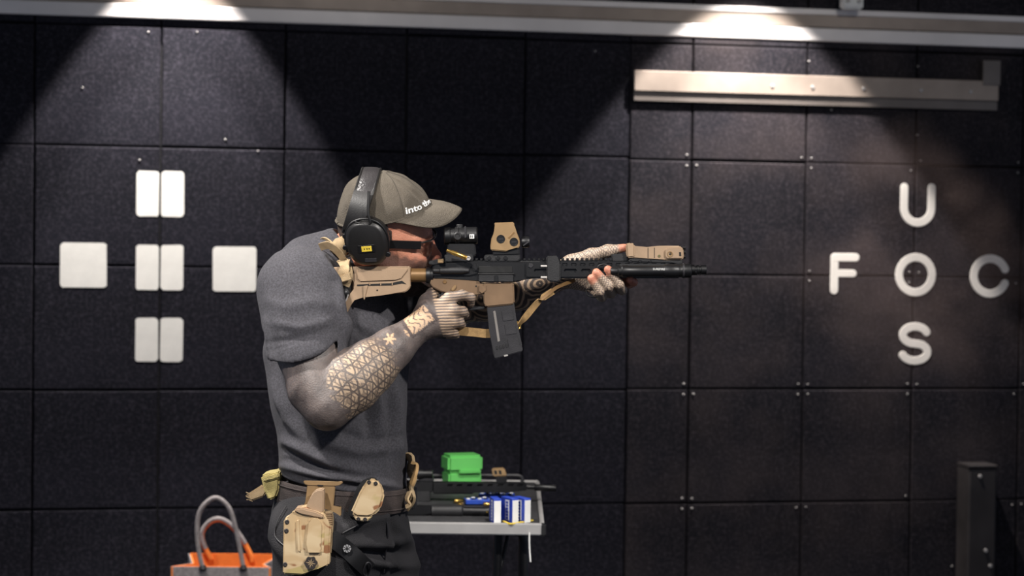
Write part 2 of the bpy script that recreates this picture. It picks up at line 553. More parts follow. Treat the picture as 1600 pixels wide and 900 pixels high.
_b.inputs['Base Color'].default_value = (0.95, 0.95, 0.95, 1); _b.inputs['Roughness'].default_value = 0.05
_b.inputs['Transmission Weight'].default_value = 1.0; _b.inputs['IOR'].default_value = 1.12
M_LENS = m

# ------------------------------------------------------------------ room
def wbox(bm, s0, s1, z0, z1, o0, o1, ch=0.0):
    """block on the wall from offset o0 to o1, front edges chamfered."""
    b = [wall(s0, z0, o0), wall(s1, z0, o0), wall(s1, z1, o0), wall(s0, z1, o0)]
    m_ = [wall(s0, z0, o1 - ch), wall(s1, z0, o1 - ch), wall(s1, z1, o1 - ch), wall(s0, z1, o1 - ch)]
    f = [wall(s0 + ch, z0 + ch, o1), wall(s1 - ch, z0 + ch, o1), wall(s1 - ch, z1 - ch, o1), wall(s0 + ch, z1 - ch, o1)]
    B = [bm.verts.new(p) for p in b]; Mv = [bm.verts.new(p) for p in m_]; Fv = [bm.verts.new(p) for p in f]
    bm.faces.new(B[::-1])
    for i in range(4):
        j = (i + 1) % 4
        bm.faces.new([B[i], B[j], Mv[j], Mv[i]])
        bm.faces.new([Mv[i], Mv[j], Fv[j], Fv[i]])
    bm.faces.new(Fv)
S0, S1 = -2.27, 4.48
bm = bmesh.new(); wbox(bm, S0, S1, 0, CEIL, -0.20, -0.032)
wall_back = tag(bm_obj('wall_back', bm, M_BACK), kind='structure')
fl = box('floor', (0.9, 4.0, -0.05), (7.6, 9.6, 0.1), M_FLOOR, bevel=0); tag(fl, kind='structure')
ce = box('ceiling', (0.9, 4.0, CEIL + 0.05), (7.6, 9.6, 0.1), M_CEIL, bevel=0); tag(ce, kind='structure')

GAP = 0.0035
STEP = 1.69
def tiles(cols, rows, off, m, jit):
    for i in range(len(cols) - 1):
        for j in range(len(rows) - 1):
            bm = bmesh.new()
            o1 = off + random.uniform(-jit, jit)
            g = GAP * random.uniform(0.7, 1.2)
            dz = random.uniform(-.002, .002)
            ga = 0 if cols[i] == STEP else g; gb = 0 if cols[i + 1] == STEP else g
            wbox(bm, cols[i] + ga, cols[i + 1] - gb, rows[j] + g + dz, rows[j + 1] - g + dz, -0.034, o1, 0.004)
            bm_obj('tile', bm, m, wall_back)
left_cols = [-2.27, -1.77, -1.27, -0.77, -0.27, 0.232, 0.733, 1.235, STEP]
left_rows = [0.004, 0.43, 0.915, 1.42, 1.906, 2.395, 2.89, CEIL]
right_cols = [STEP, 1.962, 2.475, 2.976, 3.476, 3.976, 4.476]
right_rows = [0.004, 0.425, 0.918, 1.41, 1.90, 2.395, 2.89, CEIL]
tiles(left_cols, left_rows, 0.0, M_TILE, 0.0007)
tiles(right_cols, right_rows, 0.008, M_TILE2, 0.0008)
# screws near tile corners of the right-hand field
def screw_at(s, z, off, r=0.008):
    bm = bmesh.new()
    add_lathe(bm, wall(s, z, off - 0.004), wall(s, z, off + 0.01), [(0, r), (0.006, r), (0.0085, r * 0.5)], 10)
    bm_obj('screw', bm, M_SCREW, wall_back, True)
for s in right_cols[1:5]:
    for z in right_rows[1:5]:
        for ds, dz in ((-0.022, 0.022), (0.022, 0.02), (-0.022, -0.024), (0.022, -0.022)):
            if random.random() < (0.85 if s < 2 else 0.55):
                screw_at(s + ds, z + dz, 0.008, 0.0050 if s < 2 else 0.0036)
for px, py in ((692, 50),):
    pass
for px, py in ((232, 50), (308, 50), (352, 218), (129, 137), (218, 250), (403, 236), (1263, 96), (1433, 104), (1432, 211), (1192, 117), (1298, 172), (1486, 884), (930, 80)):
    s, z = wall_px(px, py)
    screw_at(s, z, 0.0 if s < STEP else 0.008, 0.004)

# painted squares (left) : each half on its own tile has rounded corners
def rrect(s0, s1, z0, z1, r=0.014, n=4):
    pts = []
    for cx, cz, a0 in ((s1 - r, z0 + r, -90), (s1 - r, z1 - r, 0), (s0 + r, z1 - r, 90), (s0 + r, z0 + r, 180)):
        for k in range(n + 1):
            a = math.radians(a0 + 90 * k / n)
            pts.append((cx + r * math.cos(a) + random.uniform(-.0012, .0012), cz + r * math.sin(a) + random.uniform(-.0012, .0012)))
    return pts
def paint(name, pts, off, m, label=None):
    bm = bmesh.new()
    add_prism(bm, [wall(s, z, off + 0.0010) for s, z in pts], -WN * 0.006)
    return bm_obj(name, bm, m, wall_back, False, label)
SQ = [((213, 268, 288, 338), 'top'), ((94, 380, 167, 449), 'left'), ((212, 383, 287, 453), 'middle'), ((332, 386, 401, 455), 'right'), ((211, 497, 286, 565), 'bottom')]
for (x0, y0, x1, y1), nm in SQ:
    sa, za = wall_px(x0, y1); sb, zb = wall_px(x1, y0)
    spans = [(sa, sb)]
    if sa < -0.27 < sb: spans = [(sa, -0.27 - 0.0045), (-0.27 + 0.0045, sb)]
    zs = [(za, zb)]
    pass
    for a, b in spans:
        for c, d in zs:
            paint('painted_square', rrect(a, b, c, d), 0.001, M_PAINT, 'white painted square of the cross pattern, %s one' % nm)
# painted letters (right)
OFFR = 0.0092
def ring_stroke(path, wd):
    """outline of a thick 2D stroke with round ends."""
    pts = [Vector((a, b)) for a, b in path]
    L, R = [], []
    for i, p in enumerate(pts):
        t = (pts[min(i + 1, len(pts) - 1)] - pts[max(i - 1, 0)]).normalized()
        n = Vector((-t.y, t.x)) * wd / 2
        L.append(p + n); R.append(p - n)
    t = (pts[-1] - pts[-2]).normalized()
    e = [pts[-1] + (Matrix.Rotation(-a, 2) @ Vector((-t.y, t.x))) * wd / 2 for a in (0.5, 1.1, 1.57, 2.1, 2.6)]
    t = (pts[0] - pts[1]).normalized()
    s_ = [pts[0] + (Matrix.Rotation(-a, 2) @ Vector((-t.y, t.x))) * wd / 2 for a in (0.5, 1.1, 1.57, 2.1, 2.6)]
    return L, R, e, s_
def stroke(bm, path, wd, off, closed=False, taper=False):
    prof = [(-wd / 2, -0.004), (wd / 2, -0.004), (wd / 2, 0.0004), (wd / 2 - .002, 0.0012), (-wd / 2 + .002, 0.0012), (-wd / 2, 0.0004)]
    pp = [wall(s, z, off) for s, z in path]
    add_sweep(bm, pp, prof, [WN] * len(pp), closed)
    if not closed:
        for q in (pp[0], pp[-1]):
            add_lathe(bm, q - WN * 0.004, q + WN * 0.01, [(0, wd / 2), (0.0042, wd / 2), (0.0050, wd / 2 - .002)], 16)
def letter(ch, box_, label):
    x0, y0, x1, y1 = box_
    wd = 0.036
    sa, za = wall_px(x0, y1, OFFR); sb, zb = wall_px(x1, y0, OFFR)
    a, b, c, d = sa + wd / 2, sb - wd / 2, za + wd / 2, zb - wd / 2
    mx_, my_ = (a + b) / 2, (c + d) / 2
    bm = bmesh.new()
    arc = lambda cx, cz, rx, rz, d0, d1, n: [(cx + rx * math.cos(math.radians(d0 + (d1 - d0) * i / n)), cz + rz * math.sin(math.radians(d0 + (d1 - d0) * i / n))) for i in range(n + 1)]
    if ch == 'O':
        stroke(bm, arc(mx_, my_, (b - a) / 2, (d - c) / 2, 0, 345, 23), wd, OFFR, True)
    elif ch == 'C':
        stroke(bm, arc(mx_, my_, (b - a) / 2, (d - c) / 2, 24, 336, 24), wd, OFFR)
    elif ch == 'U':
        r = (b - a) / 2
        stroke(bm, [(a, d), (a, c + r + .03), (a, c + r)] + arc(mx_, c + r, r, r, 180, 360, 14)[1:] + [(b, c + r + .03), (b, d)], wd, OFFR)
    elif ch == 'F':
        stroke(bm, [(b, d), (mx_, d), (a, d)], wd, OFFR)
        stroke(bm, [(a, d), (a, my_), (a, c)], wd, OFFR - 0.0004)
        stroke(bm, [(a, my_ + .002), (mx_, my_ + .002), (b - .01, my_ + .002)], wd * .9, OFFR - 0.0008)
    elif ch == 'S':
        r2 = (d - c) / 4; rx = (b - a) / 2
        p = arc(mx_, d - r2, rx * .96, r2, 20, 250, 14) + arc(mx_, c + r2, rx, r2, 70, -160, 14)
        stroke(bm, p, wd, OFFR)
    return bm_obj('painted_letter', bm, M_PAINT2, wall_back, False, label)
letter('U', (1406, 287, 1462, 354), 'white painted letter U')
letter('F', (1297, 396, 1343, 460), 'white painted letter F')
letter('O', (1398, 396, 1463, 463), 'white painted letter O')
letter('C', (1515, 398, 1579, 465), 'white painted letter C')
letter('S', (1403, 504, 1456, 570), 'white painted letter S')

# ------------------------------------------------------------------ steel door track along the top
zb = 2.426
tr = thing('sliding_track', wall(1.1, zb, 0.0), 'long silver metal track running along the top of the tiled wall', 'track')
def wprof(name, pts, s0, s1, m, parent, label=None):
    """profile (offset, z) swept along the wall."""
    bm = bmesh.new()
    add_prism(bm, [wall(s0, z, o) for o, z in pts], WW * (s1 - s0), 0.002, 1)
    return bm_obj(name, bm, m, parent, False, label)
wprof('lower_flange', [(0.001, zb), (0.013, zb), (0.016, zb + 0.004), (0.016, zb + 0.055), (0.001, zb + 0.062)], S0 + .2, S1 - .1, M_ALU, tr)
wprof('web', [(0.001, zb + 0.062), (0.010, zb + 0.062), (0.010, zb + 0.115), (0.001, zb + 0.115)], S0 + .2, S1 - .1, M_ALU2, tr)
wprof('upper_lip', [(0.001, zb + 0.115), (0.015, zb + 0.115), (0.015, zb + 0.140), (0.001, zb + 0.140)], S0 + .2, S1 - .1, M_ALU, tr)
s, z = wall_px(1334, 10, 0.09)
hg = box('hanger_bracket', wall(s, zb + 0.165, 0.06), (0.095, 0.05, 0.06), M_WHITE, tr, rot=Matrix.Rotation(math.atan2(WW.y, WW.x), 3, 'Z'), bevel=0.008)
for ds in (-0.025, 0.025):
    cyl('bolt', wall(s + ds, zb + 0.168, 0.08), wall(s + ds, zb + 0.168, 0.094), 0.009, M_SCREW, tr, 10)

# metal channel on the wall right of the middle
s0, s1 = 1.70, 3.345
rb = thing('wall_channel', wall(2.5, 2.17, 0.018), 'grey steel channel fixed to the tiled wall below the long track', 'channel')
wprof('channel_body', [(0.019, 2.188), (0.034, 2.188), (0.034, 2.275), (0.019, 2.275)], s0, s1, M_ALU2, rb)
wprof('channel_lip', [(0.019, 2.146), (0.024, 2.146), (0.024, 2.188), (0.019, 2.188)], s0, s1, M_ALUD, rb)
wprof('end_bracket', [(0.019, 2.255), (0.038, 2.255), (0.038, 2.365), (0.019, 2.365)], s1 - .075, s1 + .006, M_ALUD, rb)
for f in (.37, .48, .62, .78, .92):
    p = s0 + (s1 - s0) * f
    cyl('screw', wall(p, 2.225, 0.033), wall(p, 2.225, 0.038), 0.008, M_SCREW, rb, 10)
# short dark post at the lower right
po = thing('floor_post', wall(3.30, 0.0, 0.08), 'short dark steel post standing against the wall at lower right', 'post')
sa, _ = wall_px(1513, 800, .14); sb, zt = wall_px(1558, 731, .14)
bm = bmesh.new(); wbox(bm, sa, sb, 0.0, zt, 0.021, 0.14, 0.008); bm_obj('post_body', bm, M_POST, po)
bm = bmesh.new(); wbox(bm, sa - .002, sb + .002, zt, zt + 0.012, 0.021, 0.142, 0.003); bm_obj('cap_plate', bm, M_POST, po)
for px, py in ((1531, 744), (1547, 884), (1540, 860)):
    s, z = wall_px(px, py, .14)
    cyl('screw', wall(s, z, .138), wall(s, z, .146), 0.008, M_SCREW, po, 10)

# ceiling lamps (above the frame); those for bag and track are added
for i, p in enumerate(WALL_LAMPS):
    t = thing('wall_washer', (p.x, p.y, CEIL), 'black can downlight over the %s of the tiled wall' % ('white squares' if i == 0 else 'steel channel'), 'lamp', 'wall washers')
    lathe('lamp_can', (p.x, p.y, CEIL), (p.x, p.y, CEIL - 1), [(0, 0.055), (0.20, 0.055), (0.20, 0.050), (0.03, 0.045)], M_BLACK, t)
for i, (x, y, e, dg, r, aim) in enumerate(ROOM_LAMPS):
    t = thing('ceiling_lamp', (x, y, CEIL), ['ceiling downlight behind the shooter', 'ceiling downlight between camera and shooter', 'ceiling downlight above the rifle muzzle side', 'ceiling downlight lighting the table', 'added unseen downlight brightening the felt bag', 'added unseen downlight brightening the track above the white squares', 'added unseen downlight brightening the track above the letters'][i], 'lamp', 'ceiling downlights')
    lathe('lamp_can', (x, y, CEIL), (x, y, CEIL - 1), [(0, 0.15), (0.03, 0.15), (0.03, 0.13), (0.012, 0.12)], M_BLACK, t)

# ------------------------------------------------------------------ table behind the shooter
TZ, TN, TF = 0.76, 4.57, 5.44
xr = P(846, 822, TN).x
xl = xr - 0.63
tb = thing('folding_table', ((xl + xr) / 2, (TN + TF) / 2, 0), 'folding table with black top and silver aluminium edge behind the shooter', 'table')
box('table_top', ((xl + xr) / 2, (TN + TF) / 2, TZ - 0.012), (xr - xl - 0.01, TF - TN - 0.01, 0.022), M_TABLE, tb)
box('edge_trim', ((xl + xr) / 2, TN - 0.004, TZ - 0.012), (xr - xl + 0.012, 0.012, 0.032), M_TABEDGE, tb, bevel=0.003)
box('edge_trim', ((xl + xr) / 2, TF + 0.004, TZ - 0.012), (xr - xl + 0.012, 0.012, 0.032), M_TABEDGE, tb, bevel=0.003)
for x in (xl - 0.002, xr + 0.002):
    box('edge_trim', (x, (TN + TF) / 2, TZ - 0.012), (0.012, TF - TN - 0.006, 0.032), M_TABEDGE, tb, bevel=0.003)
box('corner_cap', (xr + 0.004, TN - 0.004, TZ - 0.013), (0.016, 0.018, 0.035), M_BLACK2, tb, bevel=0.004)
for yy in (TN + 0.08, TF - 0.08):
    for sx, xx in ((-1, xl + 0.05), (1, xr - 0.045)):
        foot = Vector((xx, yy, 0.01))
        tube('leg', [Vector((xx - sx * .05, yy, TZ - 0.026)), Vector((xx - sx * .01, yy, TZ - 0.036)), Vector((xx, yy, TZ - 0.06)), Vector((xx, yy, 0.4)), foot], 0.0125, M_BLACK, tb)
        cyl('foot', foot - Vector((0, 0, .01)), foot + Vector((0, 0, .02)), 0.017, M_BLACK2, tb, 12)
xm = P(779, 850, TN + .1).x
tube('brace', [Vector((xm, TN + .09, TZ - .026)), Vector((xm - .004, TN + .09, TZ - .18))], 0.012, M_BLACK, tb)
tube('brace', [Vector((xm + .030, TN + .13, TZ - .026)), Vector((xm, TN + .09, TZ - .17))], 0.005, M_BLACK, tb)
lathe('brace_joint', (xm - .004, TN + .09, TZ - .17), (xm - .004, TN + .09, TZ - .22), [(0, .014), (.028, .016), (.03, .012)], M_SCREW, tb, 12)
tube('brace', [Vector((xm - .004, TN + .09, TZ - .2)), Vector((xl + .06, TN + .09, .12))], 0.011, M_BLACK, tb)
xt = P(827, 840, TN - .015).x
tie = tube('cable_tie', catmull([Vector((xt, TN - .014, TZ - .02)), Vector((xt + .001, TN - .014, TZ - .06)), Vector((xt + .004, TN - .014, TZ - .098))], 4), 0.0022, M_WHITE, None, 6)
tag(tie, 'thin white cable tie hanging from the table edge', 'cable tie')

def PT(px, py, Y, dz=None):
    return P(px, py, Y)
def on_table(px, py, z=TZ):
    d = RCAM @ Vector(((px - 800) / FPX, (450 - py) / FPX, -1.0))
    return CAM + d * ((z - CAM.z) / d.z)
# ammunition boxes
def ammo_box(px, py, rz, label, tilt=0):
    p = on_table(px, py)
    t = thing('ammunition_box', p, label, 'box', 'ammunition boxes')
    R = Matrix.Rotation(math.radians(rz), 3, 'Z')
    w_, d_, h_ = 0.021, 0.055, 0.066
    c = p + R @ Vector((0, d_ / 2, h_ / 2))
    box('carton', c, (w_, d_, h_), M_BLUE, t, R, 0.0008, 1)
    box('end_panel', c + R @ Vector((0, -d_ / 2 - .0004, -.002)), (w_ - .002, .001, h_ - .006), M_WHITE, t, R, 0)
    box('label_strip', c + R @ Vector((-w_ / 2 - .0004, -.004, 0)), (.001, .018, h_ - .012), M_WHITE, t, R, 0)
    for k in range(6):
        box('lettering', c + R @ Vector((-w_ / 2 - .0009, -.004, -.022 + k * .0085)), (.0006, .010, .0055), M_BLUE, t, R, 0)
ammo_box(777, 818, 12, 'blue and white ammunition carton, leftmost of the three standing at the table edge')
ammo_box(805, 817, 34, 'blue and white ammunition carton, middle of the three standing at the table edge')
ammo_box(824, 817, 34, 'blue and white ammunition carton, rightmost of the three standing at the table edge')
# empty cartridge trays and loose rounds behind
def tray(px, py, rz, L, label):
    p = on_table(px, py)
    t = thing('cartridge_tray', p, label, 'tray', 'blue cartridge trays')
    R = Matrix.Rotation(math.radians(rz), 3, 'Z')
    bm = bmesh.new(); add_box(bm, p + Vector((0, 0, .008)), (L, .05, .014), R, .002, 1)
    bm_obj('tray_body', bm, M_BLUE2, t)
    n = 6
    for i in range(n):
        for j in range(2):
            q = p + R @ Vector((-L / 2 + L * (i + .5) / n, -.012 + .024 * j, .014))
            cyl('socket', q, q + Vector((0, 0, .004)), .006, M_HOLE if (i + j) % 2 else M_WHITE, t, 10, .0005)
tray(753, 787, 8, .10, 'blue plastic cartridge tray lying flat, left of the two')
tray(776, 779, -12, .10, 'blue plastic cartridge tray lying behind the other tray')
for k, (px, py, rz) in enumerate(((717, 786, 20), (721, 791, 60), (763, 791, 10), (768, 789, 100))):
    p = on_table(px, py)
    d = Vector((math.cos(math.radians(rz)), math.sin(math.radians(rz)), 0))
    a = p + Vector((0, 0, .006)) - d * .015
    o = lathe('cartridge', a, a + d, [(0, .0048), (.001, .0055), (.019, .0055), (.020, .0048), (.025, .004), (.029, .0015)], M_BRASS, None, 12)
    tag(o, ['loose brass cartridge left end of the row, farther one', 'loose brass cartridge nearest the black handguard', 'loose brass cartridge in front of the blue trays', 'loose brass cartridge beside the leftmost ammunition carton'][k], 'cartridge', 'loose cartridges')
yb = strap('yellow_band', [on_table(786, 816) + Vector((0, 0, .003)), on_table(797, 820) + Vector((0, 0, .003)), on_table(812, 818) + Vector((0, 0, .003)), on_table(832, 815) + Vector((0, 0, .004))], 0.008, 0.003, M_YELLOW, None, Vector((0, 1, 0)))
tag(yb, 'yellow strap lying in front of the ammunition cartons', 'strap')
# green box
gY = 5.22
g0 = P(691, 750, gY); g1 = P(751, 714, gY)
gx0, gx1, gz1 = g0.x, g1.x, g1.z + 0.004
gt = thing('green_box', ((gx0 + gx1) / 2, gY, TZ), 'bright green plastic flip-top box on the table', 'box')
R = Matrix.Rotation(math.radians(18), 3, 'Z')
cx = (gx0 + gx1) / 2
zsp = TZ + (gz1 - TZ) * 0.52
box('box_base', (cx, gY + .04, (TZ + zsp) / 2), (gx1 - gx0 - .012, .08, zsp - TZ - .001), M_GREEN, gt, R, .006)
box('box_lid', (cx, gY + .04, (zsp + gz1) / 2), (gx1 - gx0 - .006, .086, gz1 - zsp), M_GREEN, gt, R, .008)
box('latch', Vector((cx, gY + .04, zsp)) + R @ Vector((.012, -.046, .002)), ((gx1 - gx0) * .6, .012, .012), M_GREEN, gt, R, .003)
# second rifle lying on the table
rY = 4.98
rf = thing('rifle', (P(730, 762, rY).x, rY, TZ), 'black rifle with slotted handguard lying on the table', 'rifle')
hg = prism('handguard', [(676, 754), (822, 755), (824, 766), (790, 770), (742, 768), (740, 772), (676, 772)], 0, .035, M_BLACK, rf, .003, Y=rY)
cuts = []
for x in (700, 715, 731, 747, 763, 779, 795, 810):
    cuts.append(prism('cutter', [(x, 756.5), (x + 8, 756.5), (x + 6, 760), (x - 2, 760)], 0, .014, M_HOLE, None, 0, Y=rY - .004))
cut(hg, cuts)
prism('receiver', [(610, 752), (677, 752), (677, 768), (660, 776), (610, 776)], 0, .035, M_BLACK, rf, .003, Y=rY)
prism('magazine_well', [(640, 768), (672, 768), (672, 785), (640, 785)], 0, .05, M_BLACK2, rf, .003, Y=rY - .005)
prism('stock', [(520, 752), (612, 756), (612, 768), (560, 774), (522, 778)], 0, .035, M_BLACK2, rf, .003, Y=rY)
a = P(822, 761, rY + .017); b = P(869, 763, rY + .017)
lathe('barrel', a, b, [(0, .006), (.024, .006), (.024, .008), (.028, .010), ((b - a).length - .004, .010), ((b - a).length, .008)], M_BLACK, rf, 14)
prism('optic_mount', [(655, 744), (676, 744), (678, 752), (653, 752)], 0, .03, M_GREYP, rf, .002, Y=rY)
a = P(648, 741, rY); b = P(676, 740, rY)
lathe('optic', a, b, [(0, .014), (.01, .016), (.03, .011), ((b - a).length, .013)], M_BLACK, rf, 14)
prism('sight_body', [(768, 733), (788, 732), (792, 744), (770, 745)], 0, .03, M_TANM, rf, .003, Y=rY)
prism('sight_mount', [(774, 745), (792, 744), (792, 755), (776, 755)], 0, .03, M_BLACK, rf, .002, Y=rY)
for x in (772, 779):
    prism('sight_window', [(x, 735), (x + 4, 735), (x + 5, 741), (x + 1, 741)], 0, .002, M_HOLE, rf, 0, Y=rY - .001)
# steel rod behind it
zz = TZ + .02
tube('carry_rod', catmull([P(672, 743, 5.3), P(740, 743, 5.3), P(800, 743, 5.3), P(812, 744, 5.3), P(816, 749, 5.3), P(816, 761, 5.3)], 4), .006, M_GREYP, None, 10)
tag(bpy.data.objects['carry_rod'], 'thin grey steel rod with bent end behind the table rifle', 'rod')
# short black firearm at the near side of the table
qY = 4.72
sg = thing('shotgun', (P(700, 800, qY).x, qY, TZ), 'short black firearm lying at the near side of the table', 'firearm')
R90 = [(0, .006), (.004, .0125)]
a = P(672, 799, qY); b = P(724, 799, qY); L = (b - a).length
lathe('forend', a, b, [(0, .012), (.006, .019)] + [(.012 + i * (L - .02) / 12, .019 if i % 2 else .0175) for i in range(13)] + [(L - .004, .018), (L, .014)], M_BLACK2, sg, 16)
a = P(722, 799, qY); b = P(764, 800, qY); L = (b - a).length
lathe('barrel', a, b, [(0, .013), (L - .006, .013), (L - .006, .015), (L, .015), (L, .010), (L - .02, .009)], M_BLACK, sg, 16)
prism('receiver', [(612, 790), (674, 792), (676, 803), (660, 806), (612, 806)], 0, .034, M_BLACK, sg, .003, Y=qY - .017)
cyl('bead_sight', P(761, 800, qY - .014), P(761, 800, qY - .018), .003, M_BRASS, sg, 10)

# ------------------------------------------------------------------ felt bag on the floor
BY = 6.25
def B(px, py, Y=BY): return P(px, py, Y)
x0 = B(268, 890).x; x1 = B(424, 890).x
zt = B(340, 886).z
D = 0.19
bg = thing('felt_bag', ((x0 + x1) / 2, BY + D / 2, 0), 'grey felt tote bag with orange lining and looped handles on the floor', 'bag')
th = .006
xi0, xi1 = x0 + .002, x1 - .002
box('front_panel', ((x0 + x1) / 2, BY, zt / 2), (xi1 - xi0, th, zt), M_FELT, bg, None, .001)
zk = zt + .015
box('back_panel', ((x0 + x1) / 2 + .02, BY + D, zk / 2), (xi1 - xi0 - .02, th, zk), M_FELT, bg, None, .001)
box('lining', ((x0 + x1) / 2 + .02, BY + D - .006, zk / 2 + .003), (xi1 - xi0 - .025, .004, zk), M_ORANGE, bg, None, .001)
box('lining', ((x0 + x1) / 2, BY + .006, zt / 2 + .002), (xi1 - xi0 - .012, .004, zt), M_ORANGE, bg, None, .001)
for sx, xo, xb in ((-1, x0, x0 + .03), (1, x1, x1 + .015)):
    xm_ = (xo + xb) / 2 + (-sx) * .045
    for nm, mm, o in (('side_panel', M_FELT, 0), ('lining', M_ORANGE, -sx * .006)):
        bm = bmesh.new()
        A = [(xo + o, BY), (xm_ + o, BY + D / 2), (xb + o, BY + D)]
        for (ax_, ay), (bx_, by_) in zip(A[:-1], A[1:]):
            d = Vector((bx_ - ax_, by_ - ay, 0)); nrm = Vector((-d.y, d.x, 0)).normalized() * .004
            za = zt if ay == BY else zt - .005
            zc = zk if by_ == BY + D else zt - .005
            add_prism(bm, [Vector((ax_, ay, 0.002)), Vector((bx_, by_, 0.002)), Vector((bx_, by_, zc)), Vector((ax_, ay, za))], nrm)
        bm_obj(nm, bm, mm, bg)
for e in ((268, 300), (412, 424)):
    pass
box('edge_binding', (x0 + .003, BY - .004, zt / 2), (.006, .004, zt), M_ORANGE, bg, None, .001)
box('edge_binding', (x1 - .005, BY - .004, zt / 2), (.006, .004, zt), M_ORANGE, bg, None, .001)
box('bag_bottom', ((x0 + x1) / 2, BY + D / 2, .004), (xi1 - xi0 - .01, D, .006), M_FELT, bg, None, .001)
h1 = catmull([B(318, 888), B(312, 862), B(309, 825), B(315, 795), B(337, 777), B(358, 792), B(369, 825), B(376, 858), B(381, 886)], 6)
tube('handle', [Vector((p.x, BY - .012, p.z)) for p in h1], .0085, M_FELT, bg, 10)
for px in (318, 381):
    lathe('handle_mount', Vector((B(px, 886).x, BY - .012, B(px, 882).z)), Vector((B(px, 886).x, BY - .012, 0)), [(0, .009), (.012, .015), (.02, .012)], M_BLACK2, bg, 12)
Yb = BY + D - .02
h2 = catmull([P(330, 874, Yb), P(318, 850, Yb), P(316, 832, Yb), P(328, 816, Yb), P(344, 812, Yb), P(362, 822, Yb), P(378, 842, Yb), P(392, 868, Yb), P(394, 878, Yb)], 6)
tube('handle', h2, .0095, M_ORANGE, bg, 10)
tube('handle', [p + Vector((0, -.004, .004)) for p in h2[4:-10]], .0085, M_FELT, bg, 10)

